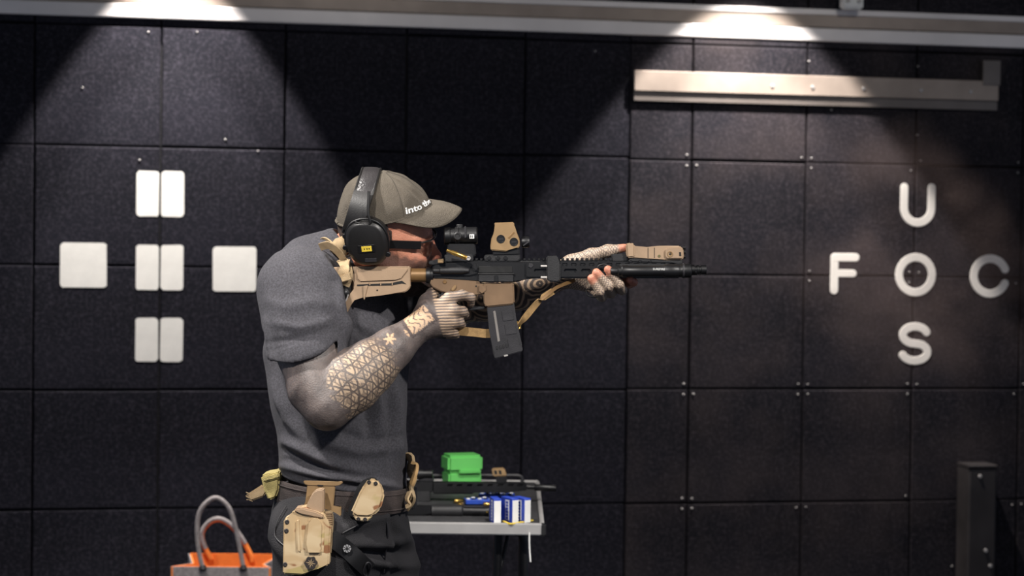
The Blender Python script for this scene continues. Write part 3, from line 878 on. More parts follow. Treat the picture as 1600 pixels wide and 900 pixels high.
# ------------------------------------------------------------------ the shooter
def skin_material():
    m = bpy.data.materials.new('tattooed_skin'); m.use_nodes = True
    nt = m.node_tree; b = nt.nodes['Principled BSDF']
    b.inputs['Roughness'].default_value = 0.5
    b.inputs['Subsurface Weight'].default_value = 0.08
    b.inputs['Subsurface Radius'].default_value = (0.010, 0.004, 0.002)
    N = nt.nodes.new; Lk = nt.links.new
    def attr(n):
        a = N('ShaderNodeAttribute'); a.attribute_name = n; return a
    def mathn(op, a, bb=None, c=None):
        x = N('ShaderNodeMath'); x.operation = op
        for i, v in enumerate((a, bb, c)):
            if v is None: continue
            if isinstance(v, (int, float)): x.inputs[i].default_value = v
            else: Lk(v, x.inputs[i])
        return x.outputs[0]
    def rng(v, lo, hi, a=0.0, bb=1.0):
        x = N('ShaderNodeMapRange'); x.inputs['From Min'].default_value = lo; x.inputs['From Max'].default_value = hi
        x.inputs['To Min'].default_value = a; x.inputs['To Max'].default_value = bb
        Lk(v, x.inputs['Value']); return x.outputs['Result']
    def mixc(f, a, bb):
        x = N('ShaderNodeMix'); x.data_type = 'RGBA'
        Lk(f, x.inputs['Factor'])
        for nm, v in (('A', a), ('B', bb)):
            if isinstance(v, tuple): x.inputs[nm].default_value = v
            else: Lk(v, x.inputs[nm])
        return x.outputs['Result']
    uv0 = attr('limb').outputs['Vector']
    nd = N('ShaderNodeTexNoise'); nd.inputs['Scale'].default_value = 28; Lk(uv0, nd.inputs['Vector'])
    vs_ = N('ShaderNodeVectorMath'); vs_.operation = 'SCALE'; vs_.inputs['Scale'].default_value = 0.016; Lk(nd.outputs['Color'], vs_.inputs[0])
    va_ = N('ShaderNodeVectorMath'); Lk(uv0, va_.inputs[0]); Lk(vs_.outputs['Vector'], va_.inputs[1])
    uv = va_.outputs['Vector']
    tc = N('ShaderNodeTexCoord')
    no = N('ShaderNodeTexNoise'); no.inputs['Scale'].default_value = 40; no.inputs['Detail'].default_value = 5
    Lk(tc.outputs['Object'], no.inputs['Vector'])
    base = mixc(rng(no.outputs['Fac'], .35, .7), lin((176, 114, 92)), lin((198, 138, 112)))
    base = mixc(attr('z_red').outputs['Fac'], base, lin((176, 96, 80)))
    ink = mixc(rng(no.outputs['Fac'], .35, .68), lin((74, 66, 64)), lin((104, 94, 90)))
    col = mixc(attr('z_ink').outputs['Fac'], base, ink)
    # geometric tattoo: triangles, lozenges and rays in dark lines on light skin
    sp = N('ShaderNodeSeparateXYZ'); Lk(uv, sp.inputs[0])
    U, V = sp.outputs['X'], sp.outputs['Y']
    def lines(expr, freq, wd):
        f = mathn('FRACT', mathn('MULTIPLY', expr, freq))
        d = mathn('ABSOLUTE', mathn('SUBTRACT', f, 0.5))
        return rng(d, 0.5 - wd, 0.5 - wd * 0.55)
    e1 = mathn('ADD', U, mathn('MULTIPLY', V, 0.58)); e2 = mathn('SUBTRACT', U, mathn('MULTIPLY', V, 0.58))
    l1, l2, l3 = lines(e1, 56, .14), lines(e2, 56, .14), lines(V, 48, .11)
    # concentric lozenges inside each cell
    c1 = mathn('ABSOLUTE', mathn('SUBTRACT', mathn('FRACT', mathn('MULTIPLY', e1, 28)), .5))
    c2 = mathn('ABSOLUTE', mathn('SUBTRACT', mathn('FRACT', mathn('MULTIPLY', e2, 28)), .5))
    cm = mathn('MAXIMUM', c1, c2)
    l4 = lines(cm, 4.0, .26)
    v1 = N('ShaderNodeTexVoronoi'); v1.feature = 'DISTANCE_TO_EDGE'; v1.inputs['Scale'].default_value = 46
    Lk(uv, v1.inputs['Vector'])
    l5 = rng(v1.outputs['Distance'], .10, .05)
    geo = mathn('MAXIMUM', mathn('MAXIMUM', l1, l2), mathn('MAXIMUM', mathn('MULTIPLY', l4, .75), mathn('MULTIPLY', l5, .55)))
    geo = mathn('MAXIMUM', geo, l3)
    geoc = mixc(geo, lin((166, 144, 121)), lin((84, 74, 68)))
    col = mixc(attr('z_geo').outputs['Fac'], col, geoc)
    # striped hands
    s2 = N('ShaderNodeSeparateXYZ'); Lk(tc.outputs['Object'], s2.inputs[0])
    nw = N('ShaderNodeTexNoise'); nw.inputs['Scale'].default_value = 9
    Lk(tc.outputs['Object'], nw.inputs['Vector'])
    wv = mathn('ADD', mathn('ADD', mathn('MULTIPLY', s2.outputs['Z'], 1.0), mathn('MULTIPLY', s2.outputs['X'], -0.12)), mathn('MULTIPLY', nw.outputs['Fac'], 0.018))
    st = lines(wv, 170, .26)
    stc = mixc(st, lin((174, 150, 127)), lin((86, 77, 73)))
    col = mixc(attr('z_stripe').outputs['Fac'], col, stc)
    # fine cross-hatched light fingers (far hand)
    st2 = mathn('MAXIMUM', lines(e1, 190, .2), lines(e2, 150, .16))
    fc = mixc(st2, lin((178, 158, 138)), lin((112, 98, 90)))
    col = mixc(attr('z_hatch').outputs['Fac'], col, fc)
    # concentric rings (far forearm)
    cu_ = mathn('SUBTRACT', mathn('FRACT', mathn('MULTIPLY', U, 14.5)), .5)
    cv_ = mathn('MULTIPLY', mathn('SUBTRACT', V, .012), 15)
    dd = mathn('SQRT', mathn('ADD', mathn('MULTIPLY', cu_, cu_), mathn('MULTIPLY', cv_, cv_)))
    rg = lines(dd, 6.0, .27)
    rc = mixc(rg, lin((84, 74, 70)), lin((196, 168, 140)))
    col = mixc(attr('z_ring').outputs['Fac'], col, rc)
    # pale flowers / patch
    col = mixc(attr('z_pale').outputs['Fac'], col, lin((180, 150, 121)))
    col = mixc(attr('z_line').outputs['Fac'], col, lin((70, 60, 58)))
    Lk(col, b.inputs['Base Color'])
    bp = N('ShaderNodeBump'); bp.inputs['Strength'].default_value = 0.25; bp.inputs['Distance'].default_value = 0.004
    n9 = N('ShaderNodeTexNoise'); n9.inputs['Scale'].default_value = 300
    Lk(tc.outputs['Object'], n9.inputs['Vector']); Lk(n9.outputs['Fac'], bp.inputs['Height'])
    Lk(bp.outputs['Normal'], b.inputs['Normal'])
    return m
M_SKIN = skin_material()

# head frame
HC = M(603, 372, 0.056)
_pt, _rl = math.radians(2), math.radians(19)
_f = Vector((math.cos(_pt), 0, -math.sin(_pt))); _u = Vector((math.sin(_pt), 0, math.cos(_pt))); _s = Vector((0, -1, 0))
HF = _f
HU = _u * math.cos(_rl) + _s * math.sin(_rl)
HS = _s * math.cos(_rl) - _u * math.sin(_rl)
HAX = [tuple(HF), tuple(HU), tuple(HS)]
def H(f, u, s): return HC + HF * f + HU * u + HS * s

BD = 0.12        # depth of the body's midline behind the rifle plane
def body_core(fd, dr):
    YX = (0, 1, 0)
    ch = [((540, 790), .134, 1.22, BD), ((537, 705), .131, 1.2, BD), ((529, 620), .139, 1.18, BD), ((523, 550), .147, 1.08, .135), ((524, 490), .142, 1.0, .165)]
    for (p, r, s, y), (q, r2, s2, y2) in zip(ch[:-1], ch[1:]):
        fd.cap(M(*p, y), M(*q, y2), r + dr, r2 + dr, .03, flat=(YX, (s + s2) / 2))
    # shoulder girdle, upper back
    fd.cap(M(478, 452, -.03), M(515, 452, .28), .078 + dr, .078 + dr, .05)
    fd.cap(M(492, 440, .10), M(520, 440, .2), .080 + dr, .085 + dr, .05)
    fd.cap(M(500, 430, .11), M(556, 412, .085), .070 + dr, .052 + dr, .05)
    fd.cap(M(534, 441, -.05), M(660, 441, -.05), .068 - dr, .068 - dr, .02, 'sub')   # pocket the stock sits in
R_ARM = [(M(470, 456, -.05), .064), (M(481, 545, -.095), .062), (M(494, 606, -.13), .054), (M(512, 634, -.15), .046)]
R_FORE = [(M(512, 634, -.15), .045), (M(547, 600, -.128), .0575), (M(578, 573, -.105), .052), (M(612, 545, -.075), .040), (M(648, 516, -.045), .032)]
L_ARM = [(M(545, 455, .31), .062), (M(640, 474, .26), .056), (M(712, 474, .205), .046)]
L_FORE = [(M(712, 474, .205), .045), (M(760, 466, .165), .046), (M(815, 452, .12), .040), (M(885, 428, .065), .028)]

def build_body():
    lo = (-0.58, 3.20, 0.86); hi = (0.30, 4.02, 1.64)
    fd = Field(lo, hi, 0.0028)
    body_core(fd, -.014)
    # neck
    fd.chain([(M(512, 428, .10), .062), (M(560, 402, .075), .056), (M(588, 385, .060), .056)], .03)
    # skull and face
    fd.ell(H(-.004, .036, 0), (.093, .090, .075), HAX, .02)
    fd.ell(H(.030, -.018, 0), (.064, .075, .064), HAX, .03)
    for s in (-1, 1):
        fd.cap(H(-.002, -.030, .056 * s), H(.045, -.082, .038 * s), .018, .018, .025)
        fd.cap(H(.045, -.082, .038 * s), H(.074, -.094, .012 * s), .018, .019, .025)
        fd.ell(H(.060, -.028, .038 * s), (.026, .022, .022), HAX, .02)
        fd.cap(H(.078, .017, .010 * s), H(.066, .016, .044 * s), .013, .011, .015)
        fd.ell(H(.088, -.008, .032 * s), (.014, .012, .017), HAX, .012, 'sub')
        fd.ell(H(.072, -.007, .032 * s), (.0125, .0125, .0125), HAX, .003)
        fd.ell(H(-.018, -.004, .074 * s), (.017, .030, .009), HAX, .008)
        fd.cap(H(.098, -.040, .009 * s), H(.092, -.042, .014 * s), .008, .007, .008)
    fd.cap(H(.082, .012, 0), H(.106, -.033, 0), .009, .0115, .014)
    fd.ell(H(.106, -.036, 0), (.012, .010, .011), HAX, .008)
    fd.cap(H(.060, -.05, 0), H(.066, -.09, 0), .028, .024, .03)
    fd.cap(H(.086, -.064, -.016), H(.086, -.064, .016), .007, .007, .008)
    fd.cap(H(.084, -.075, -.014), H(.084, -.075, .014), .0075, .0075, .007)
    # right arm
    fd.chain(R_ARM, .02); fd.chain(R_FORE, .02)
    fd.cap(M(505, 566, -.075), M(528, 590, -.12), .035, .04, .03)       # inner elbow fold
    # right hand
    W = M(650, 514, -.042)
    kn = {'i': M(702, 466, -.034), 'm': M(709, 485, -.040), 'r': M(707, 503, -.038), 'l': M(700, 518, -.030)}
    for k_, r0, r1 in (('i', .022, .0135), ('m', .022, .0135), ('r', .021, .013), ('l', .020, .012)):
        fd.cap(W, kn[k_], r0, r1, .012)
    fd.cap(M(668, 482, -.036), M(690, 502, -.036), .021, .018, .015)
    fd.chain([(kn['i'], .0125), (M(722, 461, -.032), .0105), (M(736, 465, -.022), .0095), (M(736, 475, -.010), .008)], .004)
    fd.chain([(kn['m'], .0125), (M(723, 487, -.028), .011), (M(726, 491, -.002), .0095), (M(714, 492, .020), .009)], .004)
    fd.chain([(kn['r'], .012), (M(718, 504, -.026), .0105), (M(721, 508, -.002), .009), (M(708, 509, .020), .0085)], .004)
    fd.chain([(kn['l'], .011), (M(709, 520, -.020), .0095), (M(712, 523, 0), .0085), (M(700, 524, .018), .008)], .004)
    # thumb around the far side of the grip
    fd.chain([(M(655, 500, -.03), .020), (M(668, 472, -.015), .017), (M(676, 460, .012), .013), (M(698, 462, .026), .0105), (M(716, 466, .026), .009)], .01)
    # left arm
    fd.chain(L_ARM, .02); fd.chain(L_FORE, .02)
    Wl = L_FORE[-1][0]
    kl = {'i': M(968, 432, .040), 'm': M(954, 442, .042), 'r': M(938, 446, .042), 'l': M(922, 448, .040)}
    for k_ in 'imrl':
        fd.cap(Wl, kl[k_], .024, .0125, .012)
    fd.cap(M(892, 414, .05), M(940, 408, .038), .020, .014, .015)
    fd.chain([(kl['i'], .0115), (M(984, 443, .022), .010), (M(990, 441, .0), .009), (M(984, 437, -.014), .0085)], .003)
    fd.chain([(kl['m'], .0118), (M(972, 453, .012), .0108), (M(967, 444, -.024), .0105), (M(950, 421, -.033), .0088)], .003)
    fd.chain([(kl['r'], .0118), (M(955, 458, .012), .0108), (M(950, 447, -.026), .0108), (M(932, 426, -.033), .0092)], .003)
    fd.chain([(kl['l'], .0110), (M(941, 464, .010), .0100), (M(937, 455, -.024), .0100), (M(924, 435, -.031), .0088)], .003)
    fd.chain([(M(896, 411, .046), .019), (M(924, 400, .030), .0150), (M(950, 392, .012), .0120), (M(976, 387, .0), .0085)], .010)
    V, Q = fd.mesh()
    # limb coordinates and tattoo zones
    n = len(V)
    limb = np.zeros((n, 3)); best = np.full(n, 1e9); tagv = np.zeros(n, dtype=int); uu = np.zeros(n)
    def seg(chain, tg, ref):
        off = 0
        for (a, ra), (b, rb) in zip(chain[:-1], chain[1:]):
            a = np.array(a); b = np.array(b); ab = b - a; L = np.linalg.norm(ab)
            t = np.clip(((V - a) @ ab) / (L * L), 0, 1)
            q = V - a - t[:, None] * ab
            d = np.linalg.norm(q, axis=1) - (ra + (rb - ra) * t)
            mk = d < best
            ax = ab / L
            r1 = np.array(ref) - ax * (np.array(ref) @ ax); r1 /= np.linalg.norm(r1); r2 = np.cross(ax, r1)
            ang = np.arctan2(q @ r2, q @ r1)
            best[mk] = d[mk]; tagv[mk] = tg; uu[mk] = off + t[mk] * L
            limb[mk, 0] = off + t[mk] * L; limb[mk, 1] = ang[mk] * (ra + rb) / 2
            off += L
    cam_ref = (0, -1, 0)
    def straight(chain, tg, rr):
        a = np.array(chain[0][0]); b = np.array(chain[-1][0]); ax = (b - a) / np.linalg.norm(b - a)
        r1 = np.array(cam_ref) - ax * (np.array(cam_ref) @ ax); r1 /= np.linalg.norm(r1); r2 = np.cross(ax, r1)
        mk = tagv == tg; q = V[mk] - a
        limb[mk, 0] = q @ ax; limb[mk, 1] = np.arctan2(q @ r2, q @ r1) * rr
    seg(R_ARM, 1, cam_ref); seg(R_FORE, 2, cam_ref); seg(L_ARM, 3, cam_ref); seg(L_FORE, 4, cam_ref)
    seg([(W, .03), (kn['m'], .02), (M(723, 487, -.028), .013), (M(726, 491, 0), .012)], 5, cam_ref)
    seg([(W, .02), (kn['i'], .015), (M(722, 461, -.03), .011), (M(736, 468, -.018), .01)], 5, cam_ref)
    seg([(W, .02), (kn['l'], .015), (M(709, 520, -.02), .011)], 5, cam_ref)
    seg([(W, .02), (kn['r'], .015), (M(718, 504, -.026), .011), (M(721, 508, 0), .01)], 5, cam_ref)
    seg([(M(655, 500, -.03), .022), (M(668, 472, -.015), .018), (M(676, 460, .012), .014)], 5, cam_ref)
    for ch in ([(kl['m'], .012), (M(972, 453, .012), .0108), (M(967, 444, -.024), .0105), (M(950, 421, -.033), .0088)],
               [(kl['r'], .012), (M(955, 458, .012), .0108), (M(950, 447, -.026), .0108), (M(932, 426, -.033), .0092)],
               [(kl['l'], .012), (M(941, 464, .010), .0100), (M(937, 455, -.024), .0100), (M(924, 435, -.031), .0088)],
               [(Wl, .024), (M(924, 400, .030), .0150), (M(950, 392, .012), .0120), (M(976, 387, .0), .0085)],
               [(Wl, .024), (kl['i'], .012)], [(Wl, .024), (kl['l'], .012)]):
        seg(ch, 6, cam_ref)
    seg([(kl['i'], .012), (M(984, 443, .022), .010), (M(990, 441, .0), .009), (M(984, 437, -.014), .0085)], 7, cam_ref)
    straight(R_FORE, 2, .055); straight(L_FORE, 4, .042)
    head = np.array(HC)
    tagv[np.linalg.norm(V - head, axis=1) < .125] = 0
    tagv[(V[:, 0] < M(560, 400).x) & (V[:, 2] > M(500, 440).z)] = 0
    LF = sum((b[0] - a[0]).length for a, b in zip(R_FORE[:-1], R_FORE[1:]))
    z = {k: np.zeros(n) for k in ('z_ink', 'z_geo', 'z_stripe', 'z_hatch', 'z_ring', 'z_pale', 'z_line', 'z_red')}
    rnd = 0.012 * (np.sin(V[:, 2] * 170) + np.sin(V[:, 2] * 310 + 1))* .5
    z['z_ink'][(tagv == 1) | (tagv == 2) | (tagv == 3) | (tagv == 4) | (tagv == 5)] = 1
    f2 = tagv == 2
    z['z_geo'][f2] = (sstep(.008, .014, uu[f2] + rnd[f2]) * (1 - sstep(.135, .165, uu[f2] + rnd[f2])))
    z['z_geo'][f2] *= (1 - sstep(.045, .060, -limb[f2, 1]))
    z['z_ring'][(tagv == 4)] = .95
    z['z_hatch'][tagv == 6] = 1
    z['z_red'][tagv == 7] = .3
    z['z_stripe'][tagv == 5] = 1
    for tip in ((950, 421, -.033), (932, 426, -.033), (924, 435, -.031), (976, 387, 0)):
        dt = np.linalg.norm(V - np.array(M(*tip)), axis=1)
        z['z_hatch'] *= sstep(.010, .017, dt)
    # projections on the photo-facing side used to place single motifs of the forearm and the hand
    def near(px, py, dy, r):
        p = np.array(M(px, py, dy)); return np.sqrt((V[:, 0] - p[0]) ** 2 + (V[:, 2] - p[2]) ** 2), np.arctan2(V[:, 2] - p[2], V[:, 0] - p[0])
    onarm = ((tagv == 2) | (tagv == 5)) & (V[:, 1] < Y0 - .03)
    d, a = near(610, 529, -.1, 0)
    z['z_pale'] = np.maximum(z['z_pale'], onarm * (d < .0085 + .004 * np.cos(6 * a)) * 1.0)
    # dark band across the back of the hand and a light lozenge towards the wrist
    p1 = np.array(M(660, 500, -.06)); ax = np.array(M(712, 486, -.06)) - p1; L = np.linalg.norm(ax); ax /= L
    q = V - p1; along = q @ ax
    hand = tagv == 5
    z['z_ink'][hand] = 1
    z['z_stripe'][hand] = sstep(.030, .034, along[hand]) * (1 - .45 * sstep(.064, .070, along[hand]))
    d, a = near(657, 497, -.06, 0)
    # lozenge: rotated square
    c0 = np.array(M(655, 499, -.06)); ux = (V[:, 0] - c0[0]); uz = (V[:, 2] - c0[2])
    rx = ux * .80 + uz * .60; rz = -ux * .60 + uz * .80
    loz = np.maximum(np.abs(rx) / .026, np.abs(rz) / .019)
    onh = ((tagv == 5) | ((tagv == 2) & (uu > LF * .85))) & (V[:, 1] < Y0 - .03)
    z['z_pale'] = np.maximum(z['z_pale'], onh * (loz < 1))
    z['z_line'] = np.maximum(z['z_line'], onh * (loz < .95) * (np.abs(np.sin(rx * 260 + 2 * np.sin(rz * 190))) < .32))
    z['z_line'] = np.maximum(z['z_line'], onh * (loz > 1.0) * (loz < 1.25))
    d, a = near(642, 516, -.06, 0)
    z['z_pale'] = np.maximum(z['z_pale'], onh * (d < .011) * (np.abs(np.sin(3 * a + 1)) > .45))
    # face: flushed nose and cheek
    q = V - head
    fx = q @ np.array(HF); ux_ = q @ np.array(HU)
    hd = tagv == 0
    z['z_red'][hd] = np.maximum(z['z_red'][hd], (sstep(.075, .11, fx[hd]) * .45))
    bl = (.005 - .30 * fx) - ux_ + .004 * np.sin(fx * 300) * np.sin(ux_ * 250)
    z['z_line'][hd] = np.maximum(z['z_line'][hd], .8 * sstep(0, .016, bl[hd]) * (fx[hd] > -.02))
    attrs = dict(z); attrs['limb'] = limb
    o = np_mesh_obj('person', V, Q, M_SKIN, None, attrs, 1)
    tag(o, 'person in charcoal t-shirt, black trousers and brown cap aiming a rifle', 'person')
    return o
person = build_body()

def displace(V, Q, f):
    return V + vnormals(V, Q) * f(V)[:, None]
def pxmap(V):
    """approximate photo pixels of points (for placing folds)."""
    R = np.array(RCAM); d = (V - np.array(CAM)) @ R
    return 800 + FPX * d[:, 0] / -d[:, 2], 450 - FPX * d[:, 1] / -d[:, 2]

def fold_height(V, Q, folds):
    """cloth folds: gaussian ridges (+) and grooves (-) along polylines on the side facing the room."""
    x, y = pxmap(V)
    face = sstep(.35, -.25, vnormals(V, Q)[:, 1])
    w = np.zeros(len(V))
    for pts, amp, wd in folds:
        d = np.full(len(V), 1e9); tt = np.zeros(len(V)); n_ = len(pts) - 1
        for k, ((ax, ay), (bx, by)) in enumerate(zip(pts[:-1], pts[1:])):
            t = np.clip(((x - ax) * (bx - ax) + (y - ay) * (by - ay)) / ((bx - ax) ** 2 + (by - ay) ** 2), 0, 1)
            dd = np.hypot(x - ax - t * (bx - ax), y - ay - t * (by - ay))
            mk = dd < d; d[mk] = dd[mk]; tt[mk] = (k + t[mk]) / n_
        w += face * 2.3 * amp * np.exp(-(d / wd) ** 2) * np.sin(np.pi * np.clip(tt * .9 + .08, 0, 1)) ** .6
    return w
TFOLDS = [([(432, 800), (430, 840), (450, 880)], .006, 9), ([(520, 835), (570, 815), (625, 800)], .005, 7), ([(530, 850), (590, 850), (640, 842)], .006, 8), ([(540, 872), (600, 880), (655, 886)], .007, 8), ([(540, 862), (600, 866), (645, 862)], -.005, 6),
          ([(600, 790), (604, 840), (600, 895)], .004, 4), ([(609, 790), (614, 840), (610, 895)], -.004, 4), ([(620, 815), (640, 850), (655, 895)], .004, 7)]
def build_shirt():
    fd = Field((-0.60, 3.24, 0.95), (0.0, 4.02, 1.62), 0.0036)
    body_core(fd, 0.0)
    fd.cap(M(560, 490, .16), M(575, 560, .13), .085, .075, .05, flat=((0, 1, 0), 1.4))     # chest
    fd.cap(M(496, 428, .10), M(532, 403, .075), .078, .066, .03)          # collar
    # right sleeve
    fd.cap(M(468, 455, -.05), M(482, 560, -.10), .078, .078, .03)
    fd.cap(M(466, 452, -.03), M(478, 500, -.075), .080, .078, .03)
    # left sleeve
    fd.cap(M(545, 455, .30), M(662, 474, .25), .078, .070, .04)
    # neck opening
    fd.chain([(M(552, 382, .075), .052), (M(575, 380, .065), .066), (M(640, 372, .05), .085)], .006, None, 'sub')
    # sleeve ends
    a, b = M(478, 520, -.09), M(490, 590, -.125)
    pl = M(482, 534, -.10)
    # hem line through (432,554) and (530,526) in the photograph
    h0, h1 = M(432, 556, -.10), M(531, 527, -.10)
    nrm = (h1 - h0).cross(Vector((0, -1, -.45))).normalized()
    if nrm.z > 0: nrm = -nrm
    fd.plane(pl, nrm, .004, lo=(M(418, 500).x, 3.24, M(500, 690).z), hi=(M(534, 500).x, Y0 - .052, 1.6))
    # waist hem
    fd.plane(M(540, 752, BD), Vector((-0.13, 0.0, -1)), .004)
    V, Q = fd.mesh()
    FOLDS = [  # polyline in photo pixels, height m, half-width px
        ([(503, 398), (526, 438), (533, 480), (541, 526)], .0045, 6), ([(512, 402), (534, 436), (541, 478), (548, 520)], -.0035, 4),
        ([(541, 505), (575, 560), (592, 640), (596, 700)], .0075, 9), ([(560, 560), (574, 640), (578, 690)], -.006, 8),
        ([(545, 498), (590, 520), (634, 540)], .0045, 7), ([(545, 510), (590, 538), (630, 560)], -.0045, 6),
        ([(541, 510), (548, 560), (556, 610)], .005, 6), ([(605, 570), (620, 640), (622, 720)], .007, 9), ([(606, 600), (609, 660), (610, 740)], -.005, 6),
        ([(416, 500), (424, 560), (438, 640)], .004, 5), ([(412, 520), (418, 570), (430, 620)], -.003, 4),
        ([(430, 600), (450, 655), (480, 690)], .004, 8), ([(445, 690), (470, 700), (520, 726), (590, 742)], .006, 8), ([(445, 704), (480, 722), (530, 740)], -.0045, 6),
        ([(443, 728), (500, 741), (560, 750), (640, 764)], .006, 6), ([(446, 718), (490, 730), (530, 744)], -.004, 4),
        ([(500, 690), (560, 705), (630, 700)], .004, 9), ([(520, 670), (570, 690), (630, 682)], -.003, 8),
        ([(420, 470), (450, 480), (490, 470), (520, 478)], .002, 9), ([(430, 505), (470, 512), (525, 498)], .0025, 7), ([(424, 535), (470, 528), (525, 512)], -.002, 5)]
    def f(V):
        x, y = pxmap(V)
        w = np.sin(x * .055 + y * .035 + 1.3 * np.sin(y * .021)) * .0010 + np.sin(x * .13 - y * .06 + 2 * np.sin(x * .03)) * .0005
        w = w + fold_height(V, Q, FOLDS)
        hem = -.0018 * np.exp(-((y - (554 - (x - 432) * .286 - 9)) / 1.6) ** 2) * (x < 534) * (V[:, 1] < Y0 - .05)
        return w + hem
    V = displace(V, Q, f)
    np_mesh_obj('t_shirt', V, Q, M_SHIRT, person, None, 1)
build_shirt()

def build_trousers():
    fd = Field((-0.72, 3.25, 0.04), (0.12, 4.12, 1.11), 0.006)
    YX = (0, 1, 0)
    fd.cap(M(536, 760, BD), M(533, 800, BD), .130, .137, .03, flat=(YX, 1.2))
    fd.cap(M(533, 800, BD), M(530, 850, BD), .137, .130, .03, flat=(YX, 1.22))
    fd.chain([(M(507, 835, .02), .107), (M(492, 960, .02), .092), (M(482, 1130, .02), .070), (M(455, 1300, .05), .064), (M(432, 1440, .06), .055)], .03)
    fd.chain([(M(566, 840, .21), .108), (M(600, 960, .23), .092), (M(640, 1130, .25), .070), (M(640, 1300, .26), .064), (M(632, 1440, .27), .055)], .03)
    fd.plane(M(536, 757, BD), (0, 0, 1), .004)
    def ridge(pts, r, op='add', k=.02):
        P_ = [M(*p) for p in pts]
        for a, b in zip(P_[:-1], P_[1:]): fd.cap(a, b, r, r, k, op)
    V, Q = fd.mesh()
    V = displace(V, Q, lambda V: fold_height(V, Q, TFOLDS) + .0012 * np.sin(V[:, 2] * 55 + 3 * np.sin(V[:, 0] * 18)) + .0010 * np.sin(V[:, 0] * 60 + V[:, 2] * 40))
    t = np_mesh_obj('trousers', V, Q, M_TROUSER, person, None, 1)
    for (a, b) in (((432, 1455, .06), (500, 1490, .03)), ((632, 1455, .27), (705, 1490, .25))):
        f2 = Field(np.array(M(*a)) + (-.12, -.15, -.16), np.array(M(*b)) + (.16, .15, .2), .007)
        A, Bv = M(*a), M(*b)
        f2.cap(A + Vector((0, 0, .02)), A + Vector((0, 0, .12)), .052, .056, .02)
        f2.cap(Vector((A.x, A.y, .045)), Vector((Bv.x + .06, Bv.y, .038)), .048, .040, .03)
        f2.plane((0, 0, 0.004), (0, 0, -1), .004)
        v, q = f2.mesh()
        np_mesh_obj('boot', v, q, M_BLACK2, person, None, 1)
    # pocket piping and fly seams
    def on(px, py):   # nearest trouser surface towards the camera
        x, y = pxmap(V); d = (x - px) ** 2 + (y - py) ** 2
        c = np.where(d < 30)[0]
        i = c[np.argmin(V[c, 1])]
        p = P(px, py, V[i, 1]); return p + Vector((0, -.001, 0))
    for pts in ([(447, 790), (433, 815), (430, 838), (447, 855), (452, 860)], [(600, 792), (606, 830), (602, 870), (600, 895)], [(535, 833), (560, 820), (580, 812)]):
        tube('seam', catmull([on(*p) for p in pts], 5), .0016, M_GREYP, t, 6)
    return on
trouser_pt = build_trousers()

# hair at the nape and beard
def build_hair():
    fd = Field(tuple(HC + Vector((-.15, -.13, -.16))), tuple(HC + Vector((.14, .13, .13))), .003)
    fd.ell(H(-.008, .028, 0), (.0945, .080, .0775), HAX, .02)
    fd.plane(H(0, .045, 0), tuple(HU), .004)
    fd.plane(H(.02, 0, 0), tuple(HF), .004)
    fd.plane(H(0, -.035, 0), tuple(-HU), .01)
    V, Q = fd.mesh()
    np_mesh_obj('hair', V, Q, M_HAIR, person, None, 1)
    fd = Field(tuple(HC + Vector((-.10, -.12, -.17))), tuple(HC + Vector((.16, .12, .03))), .0026)
    for s in (-1, 1):
        fd.cap(H(.002, -.026, .0585 * s), H(.020, -.050, .0525 * s), .0085, .011, .01)
        fd.cap(H(.020, -.052, .0515 * s), H(.050, -.088, .040 * s), .012, .020, .02)
        fd.cap(H(.050, -.090, .038 * s), H(.080, -.102, .012 * s), .021, .022, .02)
        fd.cap(H(.092, -.053, .004 * s), H(.080, -.058, .024 * s), .007, .006, .006)
        fd.cap(H(.080, -.058, .024 * s), H(.072, -.085, .026 * s), .007, .010, .008)
    fd.ell(H(.092, -.070, 0), (.012, .0045, .016), HAX, .004, 'sub')
    V, Q = fd.mesh()
    V = displace(V, Q, lambda V: .0012 * np.sin(V[:, 0] * 420 + 3 * np.sin(V[:, 2] * 200)) * np.sin(V[:, 2] * 380))
    np_mesh_obj('beard', V, Q, M_HAIR, person, None, 0)
build_hair()

# ------------------------------------------------------------------ cap
M_CAPD = mat('dark_olive_thread', (52, 47, 40), .9)
cap = thing('baseball_cap', H(0, .05, 0), 'faded olive brown baseball cap with white lettering on the shooter\'s head', 'cap')
CF, CU, CS = .098, .090, .0855
def rim(f): return .056 + .25 * f
def dome(phi, th, g=0.0):
    """phi 0 = front, + = towards the camera; th 0 = rim, pi/2 = top."""
    ex = 1.06 + .19 * math.cos(phi)
    c = max(math.cos(th), 1e-6) ** ex
    f = (CF + g) * c * math.cos(phi) - .006; s = (CS + g) * c * math.sin(phi)
    u = rim(CF * c * math.cos(phi) * (1 - math.sin(th))) + (CU + g) * math.sin(th) ** ex
    # front panels stand steeper; slack cloth
    u += .004 * math.exp(-((th - .9) / .3) ** 2) * max(math.cos(phi), 0)
    w = .0018 * math.sin(5 * phi + 6 * th) * math.sin(2 * th) + .0016 * math.sin(11 * phi - 4 * th + 1.2) * math.sin(2 * th)
    for k in range(6):
        d = abs((phi - math.radians(60 * k) + math.pi) % (2 * math.pi) - math.pi) * c
        w -= .0020 * math.exp(-(d / .028) ** 2)
    # deep crease behind the front panel as the cloth sags
    cr = math.exp(-((phi - .62 - .55 * (th - .8)) / .09) ** 2) * math.exp(-((th - .95) / .35) ** 2)
    w -= .009 * cr
    w += .005 * math.exp(-((phi - .85 - .55 * (th - .8)) / .12) ** 2) * math.exp(-((th - .95) / .35) ** 2)
    k_ = 1 + w / .095
    return H(f * k_, u + w * .3 * math.sin(th), s * k_)
vs, fs = [], []
NP, NT = 288, 60
for j in range(NT):
    th = (math.pi / 2) * j / NT
    for i in range(NP): vs.append(dome(2 * math.pi * i / NP, th))
